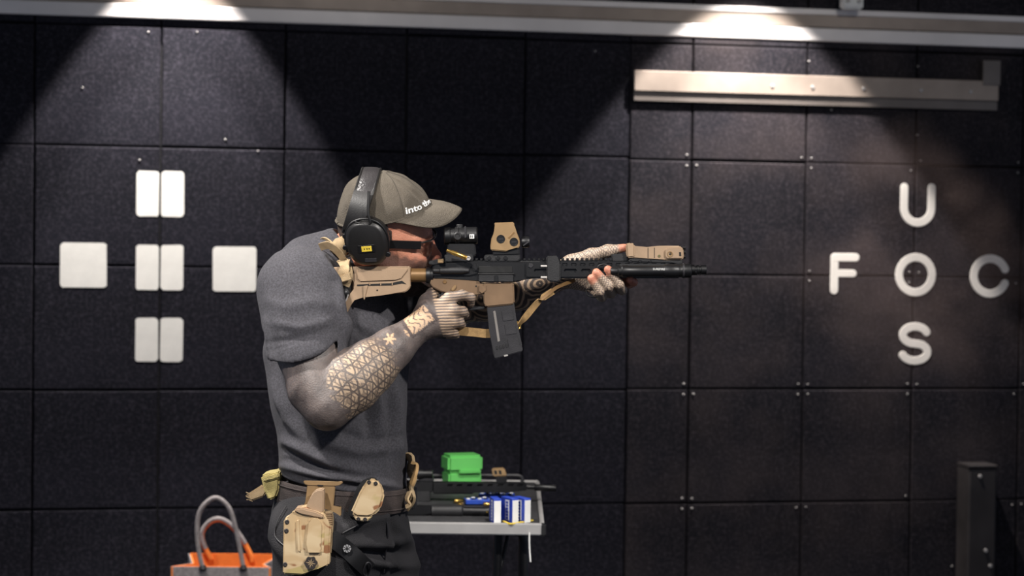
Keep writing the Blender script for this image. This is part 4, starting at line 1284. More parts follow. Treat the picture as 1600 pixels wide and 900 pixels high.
vs.append(dome(0, math.pi / 2 - 1e-4))
for j in range(NT - 1):
    for i in range(NP):
        fs.append((j * NP + i, (j + 1) * NP + i, (j + 1) * NP + (i + 1) % NP, j * NP + (i + 1) % NP))
for i in range(NP): fs.append(((NT - 1) * NP + (i + 1) % NP, (NT - 1) * NP + i, NT * NP))
co = mesh_obj('crown', vs, fs, M_CAP, cap, True)
md = co.modifiers.new('thickness', 'SOLIDIFY'); md.thickness = .0022; md.offset = -1
tube('rim_band', [dome(2 * math.pi * i / 96, .02, .0006) for i in range(96)], .0022, M_CAP, cap, 6, True)
lathe('button', dome(0, math.pi / 2 - 1e-3), dome(0, math.pi / 2 - 1e-3) + HU, [(0, .007), (.003, .0065), (.005, .003)], M_CAP, cap, 14)
for k in (0, 1, 2, 4, 5):
    tube('panel_seam', [dome(math.radians(60 * k), .05 + 1.45 * i / 20, .0002) for i in range(21)], .0007, M_CAPD, cap, 5)
# brim
vs, fs = [], []
NA, NR = 44, 12
def brim_pt(a, r):
    phi = math.radians(-72 + 144 * a)
    p0f = CF * math.cos(phi) - .006; p0s = CS * math.sin(phi); p0u = rim(p0f) + .001
    q = math.sin(phi) / math.sin(math.radians(72))
    of = p0f + (.158 - .060 * q * q - p0f) * (1 - abs(q) ** 5) ** .7; os_ = .083 * q
    ou = (.070 - .044 * q * q) * (1 - abs(q) ** 6) + p0u * abs(q) ** 6
    e = r
    f = p0f + (of - p0f) * e; s = p0s + (os_ - p0s) * e
    uu_ = p0u + (ou - p0u) * e + .006 * math.sin(math.pi * e) * (1 - q * q)
    return H(f, uu_, s)
for i in range(NA + 1):
    for j in range(NR + 1): vs.append(brim_pt(i / NA, j / NR))
for i in range(NA):
    for j in range(NR):
        a = i * (NR + 1) + j
        fs.append((a, a + 1, a + NR + 2, a + NR + 1))
br = mesh_obj('brim', vs, fs, M_CAP, cap, True)
md = br.modifiers.new('thickness', 'SOLIDIFY'); md.thickness = .0035; md.offset = 0
for r in (.93,):
    tube('stitching', [brim_pt(.03 + .94 * i / 40, r) + HU * .0014 for i in range(41)], .0006, M_CAP, cap, 5)
# lettering across the front
def on_cap(x, y, z):
    phi = math.radians(58) - x / .094
    th = .16 + y / .098
    p = dome(phi, th, .0006)
    nrm = (p - H(0, .04, 0)).normalized()
    return p + nrm * (z + .0006)
text_obj('lettering', 'into the', .028, M_WHITE, cap, on_cap, .0006, 3, .0004, label='white stitched words "into the"')
tube('visor_seam', [dome(math.radians(-70 + 140 * i / 30), .035, .001) for i in range(31)], .0009, M_CAPD, cap, 5)
tube('back_strap', [dome(math.pi + math.radians(-22 + 44 * i / 10), .03, .001) for i in range(11)], .003, M_CAP, cap, 6)

# ------------------------------------------------------------------ earmuffs
def HE(f, u, s): return H(f + .005, u + .030, s)
em = thing('earmuffs', H(-.03, 0, .09), 'black electronic earmuffs with leather headband worn over the cap', 'earmuffs')
def band_pt(a, off=0.0, lean=0.0):
    """a from -1 (far cup) through 0 (top) to 1 (near cup)."""
    an = a * math.radians(100)
    r_s, r_u = .096 + off, .0925 + off
    return H(-.060 + lean + .026 * math.cos(an), .052 + r_u * math.cos(an), r_s * math.sin(an))
path = [band_pt(-1 + 2 * i / 40) for i in range(41)]
ups = [HF] * 41
bm = bmesh.new()
prof = [(-.0035, -.019), (.0035, -.019), (.0055, -.012), (.006, 0), (.0055, .012), (.0035, .019), (-.0035, .019)]
add_sweep(bm, path, prof, ups)
smooth_by_angle(bm_obj('headband', bm, M_LEATHER, em, True), 50)
for s in (-.0185, .0185):
    tube('band_piping', [band_pt(-.96 + 1.92 * i / 40, .003) + HF * s for i in range(41)], .0028, M_CUP, em, 6)
bm = bmesh.new()
add_sweep(bm, [band_pt(.46 + .48 * i / 10, .007) for i in range(11)], [(-.003, -.020), (.003, -.020), (.0035, .020), (-.003, .020)], [HF] * 11)
smooth_by_angle(bm_obj('band_sleeve', bm, M_CUP, em, True), 40)
tube('buckle', [HE(-.036 + .007 * math.cos(t), .034 + .005 * math.sin(t), .1065) for t in np.linspace(0, 2 * math.pi, 14)[:-1]], .0012, M_SCREW, em, 6, True)
def cup(sd, nm):
    cc = Vector((-.031, .024))
    def ring(sx, sz, s, n=40):
        out = []
        for i in range(n):
            t = 2 * math.pi * i / n
            c_, s_ = math.cos(t), math.sin(t)
            e = 2.0 / 2.7
            fx = sx * abs(c_) ** e * (1 if c_ > 0 else -1); uz = sz * abs(s_) ** e * (1 if s_ > 0 else -1)
            fx += -.10 * uz          # leans with the jaw line
            if uz < 0: fx *= 1 - .12 * (-uz / sz)
            out.append(H(cc.x + fx, cc.y + uz, s * sd))
        return out
    def shell(name, spec, m):
        vs, fs = [], []
        n = 40
        for sx, sz, s in spec: vs += ring(sx, sz, s, n)
        for k in range(len(spec) - 1):
            for i in range(n):
                f = [k * n + i, k * n + (i + 1) % n, (k + 1) * n + (i + 1) % n, (k + 1) * n + i]
                fs.append(f)
        fs.append(list(range(n))[::-1]); fs.append([(len(spec) - 1) * n + i for i in range(n)])
        bm = bmesh.new()
        bv = [bm.verts.new(p) for p in vs]
        for f in fs: bm.faces.new([bv[i] for i in f])
        return smooth_by_angle(bm_obj(name, bm, m, em, True), 30)
    shell('cushion', [(.040, .046, .066), (.045, .051, .070), (.046, .052, .078), (.042, .048, .084)], M_BLACK2)
    c = shell('ear_cup', [(.042, .047, .083), (.046, .051, .087), (.046, .051, .100), (.043, .048, .108), (.037, .042, .114), (.034, .039, .1155)], M_CUP)
    return c
cup(1, 'near'); cup(-1, 'far')
def cupface(f, u, s=.1162): return H(-.031 + f, .024 + u, s)
def facebox(name, f, u, w_, h_, t_, m, lab=None, rot=0):
    bm = bmesh.new()
    ca, sa = math.cos(rot), math.sin(rot)
    q = [cupface(f + x * ca - y * sa, u + x * sa + y * ca) for x, y in ((-w_ / 2, -h_ / 2), (w_ / 2, -h_ / 2), (w_ / 2, h_ / 2), (-w_ / 2, h_ / 2))]
    add_prism(bm, q, HS * t_, .0004, 1)
    return bm_obj(name, bm, m, em, False, lab)
facebox('label_plate', .001, -.010, .034, .016, .0008, M_BLACK, None, .14)
facebox('yellow_label', .001, -.010, .021, .0115, .0016, M_YELLOW, 'small yellow label', .14)
for dx in (-.0045, .001, .0055):
    facebox('label_mark', .001 + dx, -.010 + dx * .14, .0025, .0035, .0019, M_BLACK, None, .14)
facebox('badge', .010, -.034, .024, .008, .0005, M_GREYP, None, .08)
tube('wire_fork', catmull([HE(-.076, -.030, .102), HE(-.080, .008, .106), HE(-.066, .036, .109), HE(-.040, .046, .110), HE(-.012, .038, .109), (HE(.006, .012, .106)), HE(.008, -.022, .102)], 6), .0024, M_BLACK, em, 8)
tube('wire_fork', catmull([HE(-.060, .038, .110), HE(-.030, .036, .112), HE(-.034, .060, .108), HE(-.034, .10, .092)], 6), .003, M_CUP, em, 8)
for u_, f_ in ((-.02, -.080), (.005, -.081), (-.03, .008)):
    cyl('knob', HE(f_, u_, .098), HE(f_, u_, .107), .0055, M_BLACK, em, 12)
tube('boom_cable', catmull([HE(-.07, -.04, .09), HE(-.085, -.055, .07), HE(-.08, -.075, .05)], 5), .002, M_BLACK, em, 6)

# ------------------------------------------------------------------ safety glasses
sg = thing('safety_glasses', H(.09, -.005, 0), 'clear safety glasses with dark temples under the cap brim', 'glasses')
for s in (-1, 1):
    bm = bmesh.new()
    add_sweep(bm, catmull([H(.078, .010, .064 * s), H(.050, .012, .071 * s), (H(.01, .012, .076 * s)), H(-.03, .004, .078 * s)], 6), [(-.0016, -.009), (.0016, -.009), (.0016, .008), (-.0016, .008)], [HU] * 19)
    bm_obj('temple_arm', bm, M_BLACK, sg, False)
    vs, fs = [], []
    n1, n2 = 14, 8
    for i in range(n1 + 1):
        t = i / n1
        an = math.radians(6 + 62 * t)
        for j in range(n2 + 1):
            v = j / n2
            bot = -.030 + .010 * (2 * t - 1) ** 2
            vs.append(H(.036 + .068 * math.cos(an) - .006 * (1 - v), bot + (.012 - bot) * v, (.062 * math.sin(an) + .006) * s))
    for i in range(n1):
        for j in range(n2):
            a = i * (n2 + 1) + j
            fs.append((a, a + 1, a + n2 + 2, a + n2 + 1))
    l_ = mesh_obj('lens', vs, fs, M_LENS, sg, True)
    md = l_.modifiers.new('thickness', 'SOLIDIFY'); md.thickness = .0016
for s in (-1, 1):
    tube('lens_edge', [H(.036 + .068 * math.cos(math.radians(6 + 62 * t)) - .006, -.030 + .010 * (2 * t - 1) ** 2, (.062 * math.sin(math.radians(6 + 62 * t)) + .006) * s) for t in np.linspace(0, 1, 15)], .0008, M_GREYPRINT, sg, 6)
bm = bmesh.new()
add_sweep(bm, [H(.036 + .069 * math.cos(math.radians(a)), .012, .062 * math.sin(math.radians(a)) + (.006 if a > 0 else -.006)) for a in range(-68, 69, 8)], circ(.002, 8))
smooth_by_angle(bm_obj('brow_bar', bm, M_CUP, sg, True), 50)

# ------------------------------------------------------------------ rifle
rifle = thing('rifle', M(780, 480, .0), 'tan and black carbine with holographic sight held by the shooter', 'rifle')
RW = .011
# stock
st = prism('stock', [(515, 418.5), (528, 417), (560, 416.5), (641, 416), (641, 449), (634, 456.5), (600, 461), (566, 465), (553, 467.5), (546, 480), (538, 497), (535, 498), (529, 476), (522, 450), (515, 428)], -.020, .040, M_TAN, rifle, .004, 3)
cut(st, [prism('cutter', [(529, 439), (546, 435), (552, 440), (552, 452), (544, 462), (535, 470), (530, 455)], -.03, .022, M_TAN, None, .001, 1)])
prism('cheek_rest', [(556, 418), (640, 417.5), (639, 423), (628, 437), (618, 440), (562, 442), (556, 436)], -.0235, .047, M_TAN, rifle, .004, 3)
prism('butt_pad', [(512, 419), (516, 418), (523, 445), (531, 476), (536, 498), (532, 498), (524, 470), (514, 432)], -.021, .042, M_BLACK2, rifle, .002)
for x in (577, 594, 612):
    prism('stock_rib', [(x, 441), (x + 1.6, 441), (x + 1.6, 446), (x, 446)], -.0222, .003, M_TAN, rifle, .0003, 1)
prism('stock_groove', [(558, 444.5), (610, 442.5), (628, 438.5), (635, 444), (628, 443), (610, 446), (558, 447)], -.0208, .002, M_HOLE, rifle, 0)
prism('adjust_lever', [(567, 447), (575, 446), (571, 460), (570, 468), (568, 468)], -.0235, .005, M_TAN, rifle, .0008)
cyl('pin', M(589.5, 453.5, -.0195), M(589.5, 453.5, -.0215), .0018, M_HOLE, rifle, 10)
lathe('swivel_socket', M(538, 458, -.012), M(538, 458, -.03), [(0, .013), (.008, .013), (.012, .010), (.013, .006), (.016, .006), (.0175, .003)], M_BLACK, rifle, 18)
prism('swivel_plate', [(530, 440), (546, 436), (550, 444), (549, 455), (542, 464), (534, 468), (530, 455)], -.014, .012, M_BLACK2, rifle, .001)
tube('swivel_loop', catmull([M(527, 452, -.022), M(528, 462, -.026), M(533, 472, -.026), M(540, 470, -.026), M(544, 460, -.024)], 5), .0018, M_SCREW, rifle, 8)
# buffer tube and end plate
ax_ = lambda x, y, dy=0: M(x, y, dy)
lathe('buffer_tube', M(630, 430, 0), M(670, 430, 0), [(0, .0145), (.052, .0145), (.053, .0135)], M_BRONZE, rifle, 24)
lathe('castle_nut', M(666, 430, 0), M(678, 430, 0), [(0, .0165), (.004, .0175), (.009, .0175), (.009, .016), (.015, .016)], M_BLACK, rifle, 16)
# upper receiver
prism('upper_receiver', [(676, 413), (682, 410), (744, 408), (846, 408), (846, 434), (820, 437), (806, 441), (748, 441), (744, 436), (676, 436)], -.014, .028, M_BLACK, rifle, .003, 3)
prism('receiver_ridge', [(676, 425), (735, 422), (746, 424), (746, 428), (735, 431), (676, 431)], -.0185, .006, M_BLACK, rifle, .0018)
lathe('forward_assist', M(676, 423, -.019), M(738, 423, -.0205), [(0, .004), (.002, .0055), (.014, .0055), (.016, .0072), (.06, .0072), (.075, .004)], M_BLACK2, rifle, 14)
prism('ejection_port', [(747, 416), (800, 416), (801, 426), (747, 426)], -.0152, .003, M_HOLE, rifle, .0004, 1)
prism('port_cover', [(748, 428), (802, 428), (802, 440), (748, 440)], -.0195, .004, M_BLACK2, rifle, .001)
cyl('port_cover_rod', M(746, 428, -.019), M(804, 428, -.019), .0018, M_BLACK, rifle, 8)
prism('port_latch', [(773, 430), (778, 430), (779, 440), (772, 440)], -.022, .004, M_BLACK, rifle, .001)
prism('brass_deflector', [(737, 414), (746, 412), (748, 420), (744, 426), (738, 420)], -.024, .012, M_BLACK, rifle, .003)
prism('charging_handle', [(670, 408), (684, 405), (693, 406), (693, 412), (678, 414), (670, 413)], -.017, .034, M_BLACK2, rifle, .0015)
prism('charging_latch', [(684, 404.5), (693, 404.5), (693, 411), (684, 411)], -.026, .012, M_TANM, rifle, .001)
# markings
for x0_, s_ in ((699, 'M4 CQB'),):
    text_obj('marking', s_, .007, M_GREYPRINT, rifle, lambda x, y, z: M(x0_, 416, -.0146) + Vector((x, -z, y)), .0002) if False else None
# rail
bm = bmesh.new()
x = 690.0
while x < 1060:
    q = [M(x, 403.2, -.0105), M(x + 4.0, 403.2, -.0105), M(x + 4.0, 407.5, -.0105), M(x, 407.5, -.0105)]
    add_prism(bm, q, (0, .021, 0), .0006, 1)
    x += 7.5
tag(bm_obj('rail_teeth', bm, M_BLACK, rifle))
prism('rail_base', [(682, 406.5), (1064, 406.5), (1064, 411), (682, 411)], -.0085, .017, M_BLACK, rifle, .0006, 1)
# lower receiver
prism('lower_receiver', [(673, 434), (745, 434.5), (748, 442), (757, 442), (757, 460), (735, 461), (712, 460), (690, 456), (676, 449), (671, 441)], -.0125, .025, M_LOWER, rifle, .002, 2)
prism('magazine_well', [(754, 442.5), (803, 441.5), (804, 474), (800, 476), (760, 480), (756, 476)], -.0155, .031, M_LOWER, rifle, .0025, 2)
prism('trigger_guard', [(731, 479), (757, 479), (757, 483), (733, 485), (729, 482)], -.008, .016, M_BLACK2, rifle, .0015)
prism('bolt_release', [(748, 446), (760, 446), (760, 454), (753, 459), (748, 455)], -.0175, .004, M_LOWER, rifle, .001)
for px, py, r in ((695, 440.5, .004), (744, 447, .0016), (800, 446, .003)):
    cyl('pin', M(px, py, -.0115), M(px, py, -.0142), r, M_BLACK2 if r < .004 else M_BRONZE, rifle, 12, .0005)
prism('safety_selector', [(705, 451), (709, 446), (713, 445), (713, 449), (708, 455), (705, 454)], -.0165, .005, M_TANM, rifle, .001)
tube('trigger', catmull([M(722, 461, 0), M(726, 468, 0), M(731, 474, 0)], 4), .003, M_BLACK, rifle, 8)
prism('pistol_grip', [(686, 456), (712, 459), (716, 470), (706, 500), (700, 530), (674, 528), (680, 495), (684, 472)], -.013, .028, M_BLACK2, rifle, .005, 3)
# magazine
mg = prism('magazine', [(759.5, 470), (802, 466), (807, 500), (816, 541), (815, 547), (774, 559), (771, 556), (764, 515)], -.011, .022, M_GREYP, rifle, .002, 2)
prism('magazine_window', [(770.5, 486), (774, 485.6), (781.5, 533), (777.5, 534.5)], -.0118, .002, mat('smoke_window', (122, 118, 114), .3), mg, .0005, 1)
for k in range(3):
    dx, dy_ = k * 4.6, k * 21.5
    prism('magazine_rib', [(783 + dx, 486 + dy_), (801 + dx, 484 + dy_), (804 + dx, 500 + dy_), (786 + dx, 502.5 + dy_)], -.0124, .003, M_GREYP, mg, .0012, 2)
prism('floor_plate', [(771, 549), (815, 540), (817, 546), (816, 549), (774, 560.5), (771.5, 557)], -.0135, .027, M_GREYP, mg, .0015, 2)
prism('floor_plate_latch', [(787, 555), (793, 553.6), (794, 556), (788, 557.6)], -.0142, .002, M_SCREW, mg, .0003, 1)
for k in range(5):
    prism('grip_dot', [(775 + k * 5, 541 - k * 1.2), (778 + k * 5, 540.4 - k * 1.2), (778.6 + k * 5, 546 - k * 1.2), (775.6 + k * 5, 546.6 - k * 1.2)], -.0122, .002, M_BLACK2, mg, .0003, 1)
# handguard with slots
hgd = prism('handguard', [(820, 409), (1066, 409), (1066, 432), (1062, 435), (824, 435), (820, 432)], -.019, .038, M_BLACK, rifle, .004, 2)
cuts = []
for xa, xb in ((834, 856), (881, 902), (908, 924), (930, 950), (956, 976), (982, 1002), (1008, 1028)):
    cuts.append(prism('cutter', [(xa + 2, 420), (xb - 2, 420), (xb, 423), (xb - 2, 426), (xa + 2, 426), (xa, 423)], -.03, .016, M_HOLE, None, 0))
for xa in list(range(878, 1050, 14)):
    cuts.append(prism('cutter', [(xa + 1.5, 411), (xa + 8.5, 411), (xa + 10, 413.5), (xa + 8.5, 416), (xa + 1.5, 416), (xa, 413.5)], -.03, .016, M_HOLE, None, 0))
cut(hgd, cuts)
prism('rail_clamp', [(854, 400), (872, 399.5), (872, 409), (876, 411), (876, 438), (871, 441), (858, 440), (854, 436)], -.0245, .049, M_BLACK2, rifle, .0025)
for py in (416, 433.5):
    cyl('clamp_screw', M(845, py, -.021), M(855, py, -.021), .0022, M_SCREW, rifle, 10, .0004)
prism('sling_mount', [(826, 411), (832, 411), (834, 415), (830, 419), (825, 417)], -.0205, .003, M_GREYP, rifle, .0006, 1)
# barrel and muzzle
lathe('barrel', M(1040, 424, 0), M(1090, 424, 0), [(0, .008), (.05, .008), (.066, .008)], M_BLACK, rifle, 16)
bm = bmesh.new()
a, b = M(1079, 421.5, 0), M(1104, 421.5, 0); L = (b - a).length
add_lathe(bm, a, b, [(0, .0085), (.002, .0105), (.008, .0105), (.009, .0085), (.012, .0085), (.013, .0098), (.017, .0098), (.018, .0082), (.021, .0082), (.022, .0098), (L - .001, .0098), (L, .007), (L - .01, .006)], 20)
smooth_by_angle(bm_obj('muzzle_brake', bm, M_BLACK, rifle, True), 30)
# white-light torch on the near side
tt = bmesh.new()
a, b = M(954, 424, -.036), M(1080, 423, -.036); L = (b - a).length
add_lathe(tt, a, b, [(0, .007), (.004, .0085), (.014, .0085), (.016, .011), (.022, .011), (.024, .0125), (.036, .0125), (.038, .0115), (L - .058, .0115), (L - .054, .0138), (L - .030, .0138), (L - .028, .0128), (L - .022, .0128), (L - .018, .0148), (L - .002, .0148), (L, .0135), (L - .005, .012)], 24)
torch = smooth_by_angle(bm_obj('weapon_light', tt, M_BLACK, rifle, True), 30)
text_obj('lettering', 'SUREFIRE', .0062, M_WHITE, torch, lambda x, y, z: M(1020, 422, -.0480) + Vector((x, -z, y)), .0006, 2)
prism('light_mount', [(968, 412), (1045, 412), (1045, 432), (968, 432)], -.026, .008, M_BLACK2, rifle, .0015)
lathe('light_ring', M(1066, 423, -.036), M(1069, 423, -.036), [(0, .0152), (.002, .0155), (.004, .0152)], M_GREYP, torch, 24)
tube('switch_loop', catmull([M(956, 419, -.03), M(945, 413, -.030), M(936, 415, -.028), M(934, 421, -.026), M(940, 424, -.024)], 5), .0016, M_BLACK2, rifle, 8)
prism('switch_pad', [(955, 397), (980, 396), (980, 409), (957, 409)], -.012, .024, M_BLACK2, rifle, .002)
# aiming laser, tan
ls = thing('aiming_laser', M(1020, 404, 0), 'tan aiming laser box clamped on top of the rifle handguard', 'laser')
lz = prism('laser_body', [(979, 383), (990, 381), (992, 386), (1012, 386), (1030, 384), (1062, 384), (1068, 389), (1069, 402), (1066, 406), (1040, 407), (1030, 405), (982, 403), (979, 400)], -.020, .040, M_TAN, ls, .002, 2)
prism('side_plate', [(1039, 391), (1044, 387), (1066, 387), (1068, 392), (1067, 404), (1042, 404), (1039, 400)], -.0245, .006, M_TAN, ls, .0015, 2)
prism('battery_cap', [(978, 381), (986, 379), (992, 381), (992, 402), (980, 403)], -.024, .048, M_TAN, ls, .003, 2)
for x in (1012, 1022):
    prism('panel_gap', [(x, 387), (x + .9, 387), (x + .9, 403), (x, 403)], -.0204, .002, M_HOLE, ls, 0)
lathe('adjuster', M(1047, 397, -.024), M(1047, 397, -.03), [(0, .006), (.002, .006), (.002, .0045), (.0005, .0042)], M_TANM, ls, 16)
cyl('adjuster_core', M(1047, 397, -.024), M(1047, 397, -.0258), .002, M_HOLE, ls, 10, .0003)
prism('window_slot', [(1061, 394), (1064, 394), (1064.5, 400), (1061.5, 400)], -.0252, .002, M_HOLE, ls, 0)
cyl('screw', M(1030, 400, -.0195), M(1030, 400, -.0212), .003, mat('olive_screw', (96, 90, 60), .4), ls, 10, .0003)
for py in (387, 394, 401):
    cyl('emitter', M(1067, py, -.006), M(1071, py, -.006), .0042, M_BLACK, ls, 12, .0005)
prism('laser_mount', [(983, 402), (1066, 403), (1066, 413), (1060, 413), (1050, 409), (983, 409)], -.0175, .035, M_BLACK2, ls, .0015)
for x in (985, 1000, 1016):
    cyl('mount_bolt', M(x, 408, -.017), M(x, 408, -.0205), .0032, M_BLACK, ls, 6, .0004)
# holographic sight
hs = thing('holographic_sight', M(790, 400, 0), 'tan holographic sight on top of the rifle receiver', 'sight')
bd = prism('sight_hood', [(772, 348), (803, 347), (804, 357), (812, 374), (812, 386), (809, 388), (798, 388), (792, 393), (767, 391), (766, 386), (768, 371), (773, 363), (774, 356)], -.026, .006, M_TANM, hs, .0018, 2)
prism('sight_hood', [(772, 348), (803, 347), (804, 357), (812, 374), (812, 386), (809, 388), (798, 388), (792, 393), (767, 391), (766, 386), (768, 371), (773, 363), (774, 356)], .020, .006, M_TANM, hs, .0018, 2)
prism('hood_top', [(772, 348), (803, 347), (803.5, 351), (773, 352)], -.021, .042, M_TANM, hs, .0015, 2)
for px, py in ((782.5, 373.5), (803, 378)):
    lathe('adjustment_screw', M(px, py, -.0258), M(px, py, -.030), [(0, .0088), (.0012, .0088), (.0012, .0075), (.0004, .007)], M_BLACK, hs, 20)
    prism('screw_slot', [(px - 4, py - .6), (px + 4, py - .6), (px + 4, py + .6), (px - 4, py + .6)], -.0266, .001, M_GREYP, hs, 0)
prism('hood_groove', [(793, 372), (803, 362), (804.5, 364), (796, 373)], -.0265, .002, M_BRONZE, hs, .0003, 1)
gl = prism('sight_window', [(776, 352), (800, 352), (800, 372), (776, 372)], -.018, .036, M_LENS, hs, .001, 1)
prism('sight_base', [(770, 388), (812, 387), (812, 398), (770, 399)], -.020, .040, M_BLACK, hs, .002)
prism('sight_clamp', [(757, 398), (812, 396), (813, 405), (808, 409), (760, 409), (756, 405)], -.017, .034, M_BLACK2, hs, .002)
for px in (764, 778, 790):
    cyl('clamp_bolt', M(px, 403, -.0165), M(px, 403, -.020), .0042, M_BLACK, hs, 10, .0005)
lathe('battery_cap', M(815, 378, -.012), M(829, 378, -.012), [(0, .011), (.004, .0122), (.012, .0122), (.016, .011)], M_BLACK, hs, 20)
prism('cap_slot', [(817, 383), (827, 376), (828, 377.5), (818, 384.5)], -.0258, .0015, M_GREYP, hs, 0)
# flip magnifier behind it
mgf = thing('magnifier', M(720, 400, 0), 'black magnifier scope between the holographic sight and the shooter\'s eye', 'scope')
a, b = M(694, 369, 0), M(746, 368, 0); L = (b - a).length
lathe('magnifier_tube', a, b, [(0, .0165), (.002, .0185), (.012, .0185), (.014, .017), (.022, .017), (.024, .0195), (.030, .0195), (.032, .018), (L - .002, .018), (L, .0165), (L - .003, .0145)], M_BLACK, mgf, 28)
lathe('turret', M(715, 369, -.016), M(715, 369, -.03), [(0, .0085), (.005, .0085), (.0065, .0070), (.0065, .005), (.005, .0045)], M_BLACK2, mgf, 16)
lathe('turret', M(718, 356, 0), M(718, 346, 0), [(0, .007), (.006, .007), (.0075, .0055)], M_BLACK2, mgf, 16)
prism('lever', [(725, 354), (728, 353), (729, 371), (726, 372)], -.021, .003, M_GREYP, mgf, .0008)
prism('white_label', [(733.5, 366), (741, 366), (741, 373), (733.5, 373)], -.0188, .003, M_WHITE, mgf, .0004, 1)
for x in (735, 737.5):
    prism('label_mark', [(x, 367.5), (x + 1.2, 367.5), (x + 1.2, 371.5), (x, 371.5)], -.0191, .001, M_GREYP, mgf, 0)
prism('magnifier_mount', [(700, 381), (742, 381), (744, 398), (736, 404), (698, 404), (697, 398)], -.014, .028, M_BLACK, mgf, .002)
prism('mount_foot', [(694, 398), (738, 397), (740, 406), (736, 409), (696, 409)], -.016, .032, M_BLACK2, mgf, .0015)
lathe('cross_bolt', M(732, 403.5, -.015), M(732, 403.5, -.024), [(0, .0048), (.005, .0048), (.006, .0042), (.006, .0028), (.004, .0026)], M_SCREW, mgf, 14)
# ejected cartridge case in the air
a = M(698, 391, -.045); b = M(729, 403, -.038)
L = (b - a).length
cs = lathe('cartridge_case', b, a, [(0, .0044), (.0012, .0047), (.0018, .0040), (.003, .0047), (L * .72, .0044), (L * .80, .0031), (L, .0031), (L, .0026), (L - .006, .0024)], M_BRASS, None, 18)
tag(cs, 'ejected brass cartridge case flying beside the black magnifier', 'cartridge case')

# ------------------------------------------------------------------ sling
sl = thing('rifle_sling', M(800, 520, 0), 'coyote tan webbing sling running from the rifle over the shooter\'s back', 'sling')
UP = Vector((0, 0, 1))
strap('strap', [M(538, 446, -.026), M(541, 438, -.030), M(543, 428, -.032), M(541, 418, -.030), M(536, 408, -.012), M(528, 400, .02), M(519, 392, .05)], .022, .0025, M_SAND, sl, [Vector((1, 0, -.1)), Vector((1, 0, 0)), Vector((1, 0, .1)), Vector((1, 0, .2)), Vector((1, -.1, .4)), Vector((.8, -.3, .6)), Vector((.7, -.4, .7))], 6)
strap('strap', [M(533, 434, -.034), M(536, 425, -.036), M(541, 416, -.034), M(547, 411, -.028)], .020, .003, M_SAND, sl, [Vector((1, -.2, .5)), Vector((1, 0, .4)), Vector((.8, 0, .6)), Vector((.5, 0, 1))], 5)
prism('strap_fold', [(530, 433), (546, 424), (549, 437), (533, 441)], -.040, .004, M_SAND, sl, .0012)
strap('strap', [M(530, 400, .0), M(520, 386, .01), M(509, 378, .03), M(499, 384, .06), M(492, 392, .10)], .022, .003, M_SAND, sl, [Vector((.3, -.8, .5)), Vector((.2, -.8, .6)), Vector((.1, -.8, .6)), Vector((0, -.8, .5)), Vector((0, -.8, .4))], 6)
strap('strap', [M(500, 386, .0), M(512, 383, -.01), M(522, 388, -.015), M(532, 398, -.012), (M(537, 406, -.01))], .016, .003, M_SAND, sl, [Vector((.1, -.5, .9))] * 5, 6)
lathe('pad_roll', M(527, 400, .012), M(538, 370, .014), [(0, .008), (.006, .019), (.02, .021), (.032, .017), (.042, .006)], M_SAND, sl, 16)
strap('strap', [M(704, 516, -.004), M(716, 517, -.006), M(740, 519, -.006), M(764, 521, -.0), M(790, 516, .016), M(812, 507, .02)], .018, .0022, M_WEB, sl, [Vector((0, -.15, 1))] * 6, 6)
strap('strap', [M(808, 510, .0), M(818, 499, -.004), M(832, 482, -.006), M(846, 467, -.008), M(864, 455, -.008)], .014, .0022, M_WEB, sl, [Vector((.75, 0, .66))] * 5, 6)
strap('strap', [M(846, 468, -.010), M(858, 458, -.012), M(870, 449, -.012), M(884, 443, -.008), M(898, 438, .0)], .007, .002, M_BRONZE, sl, [Vector((.5, 0, .9))] * 5, 6)
tube('swivel', catmull([M(808, 503, -.004), M(806, 508, -.006), M(808, 514, -.004), M(812, 513, .0), M(813, 506, .0)], 4, True), .0014, M_BRASS, sl, 8, True)
tube('adjuster_buckle', catmull([M(917, 452, -.01), M(918, 461, -.012), M(926, 464, -.012), M(934, 463, -.008), M(932, 455, -.002)], 4, True), .0016, M_BLACK2, sl, 8, True)

# ------------------------------------------------------------------ belt and what hangs from it
belt = thing('gun_belt', M(538, 772, BD), 'worn dark webbing belt around the shooter\'s waist', 'belt')
c = M(537, 767, BD)
bm = bmesh.new()
pth, ups = [], []
for i in range(72):
    t = 2 * math.pi * i / 72
    pth.append(c + Vector((.1455 * math.cos(t), .1755 * math.sin(t), -.010 * math.cos(t))))
add_sweep(bm, pth, [(-.003, -.024), (.003, -.024), (.0045, -.02), (.0045, .02), (.003, .024), (-.003, .024)], Vector((0.05, 0, 1)), True)
smooth_by_angle(bm_obj('belt_band', bm, M_BELT, belt, True), 40)
for zz_ in (-.016, .016):
    tube('belt_edge', [p + (p - c).normalized() * .0045 + Vector((0, 0, zz_)) for p in pth], .0018, M_BELT, belt, 5, True)
box('belt_buckle', c + Vector((.152, -.02, -.01)), (.012, .06, .046), M_BLACK2, belt, None, .004)
dyb = -.060
